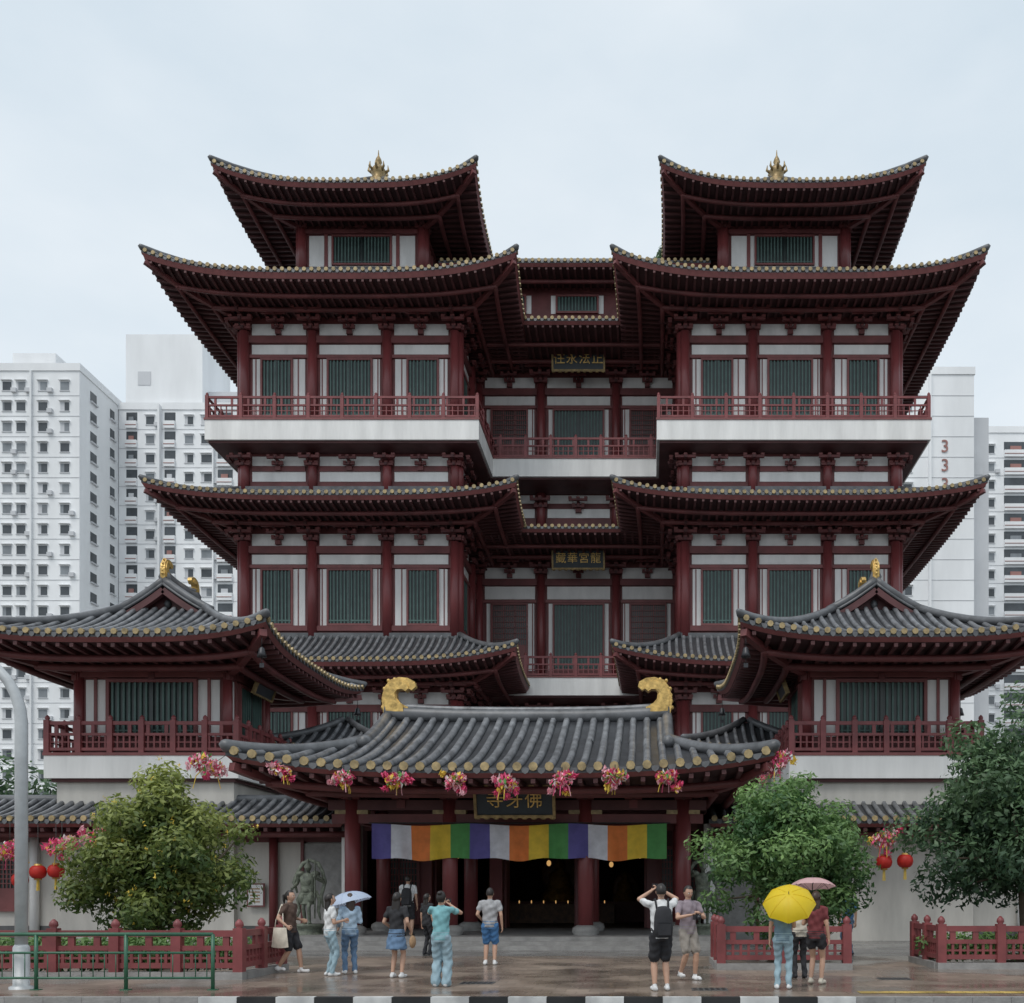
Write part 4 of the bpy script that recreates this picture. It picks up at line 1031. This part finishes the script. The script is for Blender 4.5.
# ------------------------------------------------------------------ apartment blocks
def block(name, x0, x1, y0, y1, z1, cols, side=None, scols=(), blank_top=0, parts=()):
    M = MB(); M.box(x0, x1, y0, y1, 0, z1, 'hdb_white')
    M.box(x0-.15, x1+.15, y0-.15, y1+.15, z1, z1+1.0, 'hdb_white'); M.box(x0+.3, x1-.3, y0+.3, y1-.3, z1+1.0, z1+1.2, 'hdb_grey')
    F = frame('F', 0, y0, 0); pitch = 2.8; nf = int((z1-2-blank_top)/pitch)
    rr = random.Random(len(name)+int(x0))
    for i in range(nf):
        z = 3+pitch*i
        M.fbox(F, x0, x1, 0, .05, z-.60, z-.54, 'hdb_line')
        for u, w, kd in cols:
            if kd == 'w':
                M.fbox(F, u-w/2-.1, u+w/2+.1, 0, .10, z+.02, z+.12, 'hdb_line')
                M.fbox(F, u-w/2, u+w/2, 0, .03, z+.12, z+1.3, 'hdb_win' if rr.random() < .7 else 'hdb_win2')
                if rr.random() < .5: M.fbox(F, u-w/2, u-w/2+w*rr.uniform(.2, .5), .031, .035, z+.12, z+1.3, rr.choice(['hdb_win2', 'hdb_line']))
                M.fbox(F, u-w/2-.15, u+w/2+.15, 0, .35, z+1.45, z+1.55, 'hdb_white')
                if rr.random() < .3: M.fbox(F, u+w/2+.1, u+w/2+.8, 0, .4, z-.2, z+.35, 'hdb_grey')
            elif kd == 'b':
                M.fbox(F, u-w/2, u+w/2, 0, .02, z-.2, z+1.9, 'hdb_win'); M.fbox(F, u-w/2, u+w/2, .02, .4, z-.5, z+.55, 'hdb_white')
                M.fbox(F, u-w/2, u+w/2, .4, .45, z-.1, z+.0, 'hdb_brown')
                if rr.random() < .5: M.fbox(F, u-w/4, u+w/5, .03, .2, z+.56, z+1.2, rr.choice(['hdb_grey', 'hdb_brown', 'hdb_win2']))
    if side:
        G = (lambda u, w, z: (x1+w, u, z)) if side == 'R' else (lambda u, w, z: (x0-w, u, z))
        for i in range(nf):
            z = 3+pitch*i
            for u, w in scols: M.fbox(G, u-w/2, u+w/2, 0, .04, z, z+1.4, 'hdb_win'); M.fbox(G, u-w/2-.1, u+w/2+.1, 0, .3, z-.2, z, 'hdb_line')
    for p in parts: M.box(*p)
    return M.build(name)
E1 = block('apartment_block', -122, -78, 140, 152, 73.0, [(u, 1.2, 'w') for u in (-80.0, -83.0, -86.0, -87.9, -92, -95, -98, -101, -104, -107)], 'R', ((143.5, 1.6), (148.5, 1.2)),
     parts=[(-89, -83, 143, 150, 74.2, 77, 'hdb_white'), (-84.6, -84.4, 139.6, 139.99, 0, 73, 'hdb_white')])
E2 = block('apartment_block', -77.9, -40, 150.2, 164, 72.5, [(-76.0, 1.6, 'b'), (-73.3, 1.2, 'w'), (-70.4, 1.6, 'b'), (-67.6, 1.2, 'w'), (-65.0, 1.6, 'w'), (-62.3, 2.2, 'b'), (-59.6, 1.2, 'w'), (-57, 1.2, 'w'), (-54, 1.4, 'w'), (-51, 2, 'b'), (-48, 1.4, 'w'), (-45, 1.4, 'w')], 'R', ((155, 2),),
     parts=[(-77.3, -66, 151, 161, 73.71, 84.0, 'hdb_white'), (-75.5, -73.6, 150.93, 150.99, 76.5, 78.5, 'hdb_grey'), (-66, -60, 153, 160, 73.71, 76.5, 'hdb_grey'), (-71.9, -71.6, 149.4, 150.19, 0, 73, 'hdb_white'), (-64, -63.8, 149.6, 150.19, 0, 73, 'hdb_white')])
E3 = block('apartment_block', 34, 44.3, 140, 154, 72.5, [(35.2, 1.2, 'w')], 'L', ((146, 1.6), (150, 1.6)), parts=[(38, 38.3, 139.3, 139.99, 0, 73, 'hdb_white'), (44.301, 47.3, 143, 153, 0, 68, 'hdb_grey'), (44.5, 46.5, 142.95, 142.99, 60, 64, 'hdb_line')])
E4 = block('apartment_block', 50.9, 84, 160, 175, 73.5, [(53.0, 1.6, 'w'), (57.2, 3.8, 'b'), (62, 1.6, 'w'), (66, 3.8, 'b'), (71, 1.6, 'w')], 'L', ((165, 2), (170, 2)))
for zz in (62.6, 60.0, 57.4):
    textmesh('3', 2.4, 'hdb_brown', Matrix.Translation((40.3, 139.9, zz)) @ Matrix.Rotation(pi/2, 4, 'X'), E3, 'block_number', .04)

# ------------------------------------------------------------------ world, sun, camera
w = bpy.data.worlds.new("World"); scene.world = w; w.use_nodes = True; N = w.node_tree.nodes; L = w.node_tree.links
bg = N['Background']; bg.inputs['Strength'].default_value = .115
sky = N.new('ShaderNodeTexSky'); sky.sky_type = 'NISHITA'; sky.sun_disc = False; sky.sun_elevation = radians(58); sky.sun_rotation = radians(205)
sky.air_density = 1.5; sky.dust_density = 3
tc = N.new('ShaderNodeTexCoord'); mp = N.new('ShaderNodeMapping'); mp.inputs['Scale'].default_value = (1, 1, 2.2)
nz = N.new('ShaderNodeTexNoise'); nz.inputs['Scale'].default_value = 2.4; nz.inputs['Detail'].default_value = 6; nz.inputs['Roughness'].default_value = .5
L.new(tc.outputs['Generated'], mp.inputs['Vector']); L.new(mp.outputs['Vector'], nz.inputs['Vector'])
cr = N.new('ShaderNodeValToRGB'); cr.color_ramp.elements[0].position = .3; cr.color_ramp.elements[1].position = .72
cr.color_ramp.elements[0].color = (5.7, 6.7, 7.5, 1); cr.color_ramp.elements[1].color = (8.0, 8.5, 8.9, 1)
L.new(nz.outputs['Fac'], cr.inputs['Fac'])
mx = N.new('ShaderNodeMix'); mx.data_type = 'RGBA'; mx.inputs[0].default_value = .9
L.new(sky.outputs['Color'], mx.inputs[6]); L.new(cr.outputs['Color'], mx.inputs[7]); L.new(mx.outputs[2], bg.inputs['Color'])
sd = bpy.data.lights.new('sun', 'SUN'); sd.energy = 1.5; sd.angle = radians(30); sd.color = (1, .97, .93)
so = bpy.data.objects.new('sun', sd); COL.objects.link(so)
el, az = radians(58), radians(205)
so.rotation_euler = Vector((sin(az)*cos(el), cos(az)*cos(el), sin(el))).to_track_quat('Z', 'Y').to_euler(); so.location = (0, 0, 80)
cam = bpy.data.cameras.new('camera'); co = bpy.data.objects.new('camera', cam); COL.objects.link(co)
co.location = (0, 0, 1.62); co.rotation_euler = (pi/2, 0, 0)
cam.sensor_fit = 'HORIZONTAL'; cam.sensor_width = 36; cam.lens = 36
cam.shift_x = -(650-512)/1024; cam.shift_y = (893-501.5)/1024
cam.clip_start = .1; cam.clip_end = 3000
scene.camera = co
scene.view_settings.view_transform = 'Standard'; scene.view_settings.look = 'None'; scene.view_settings.exposure = 0
print('POLYS', sum(len(o.data.polygons) for o in scene.objects if o.type == 'MESH'))
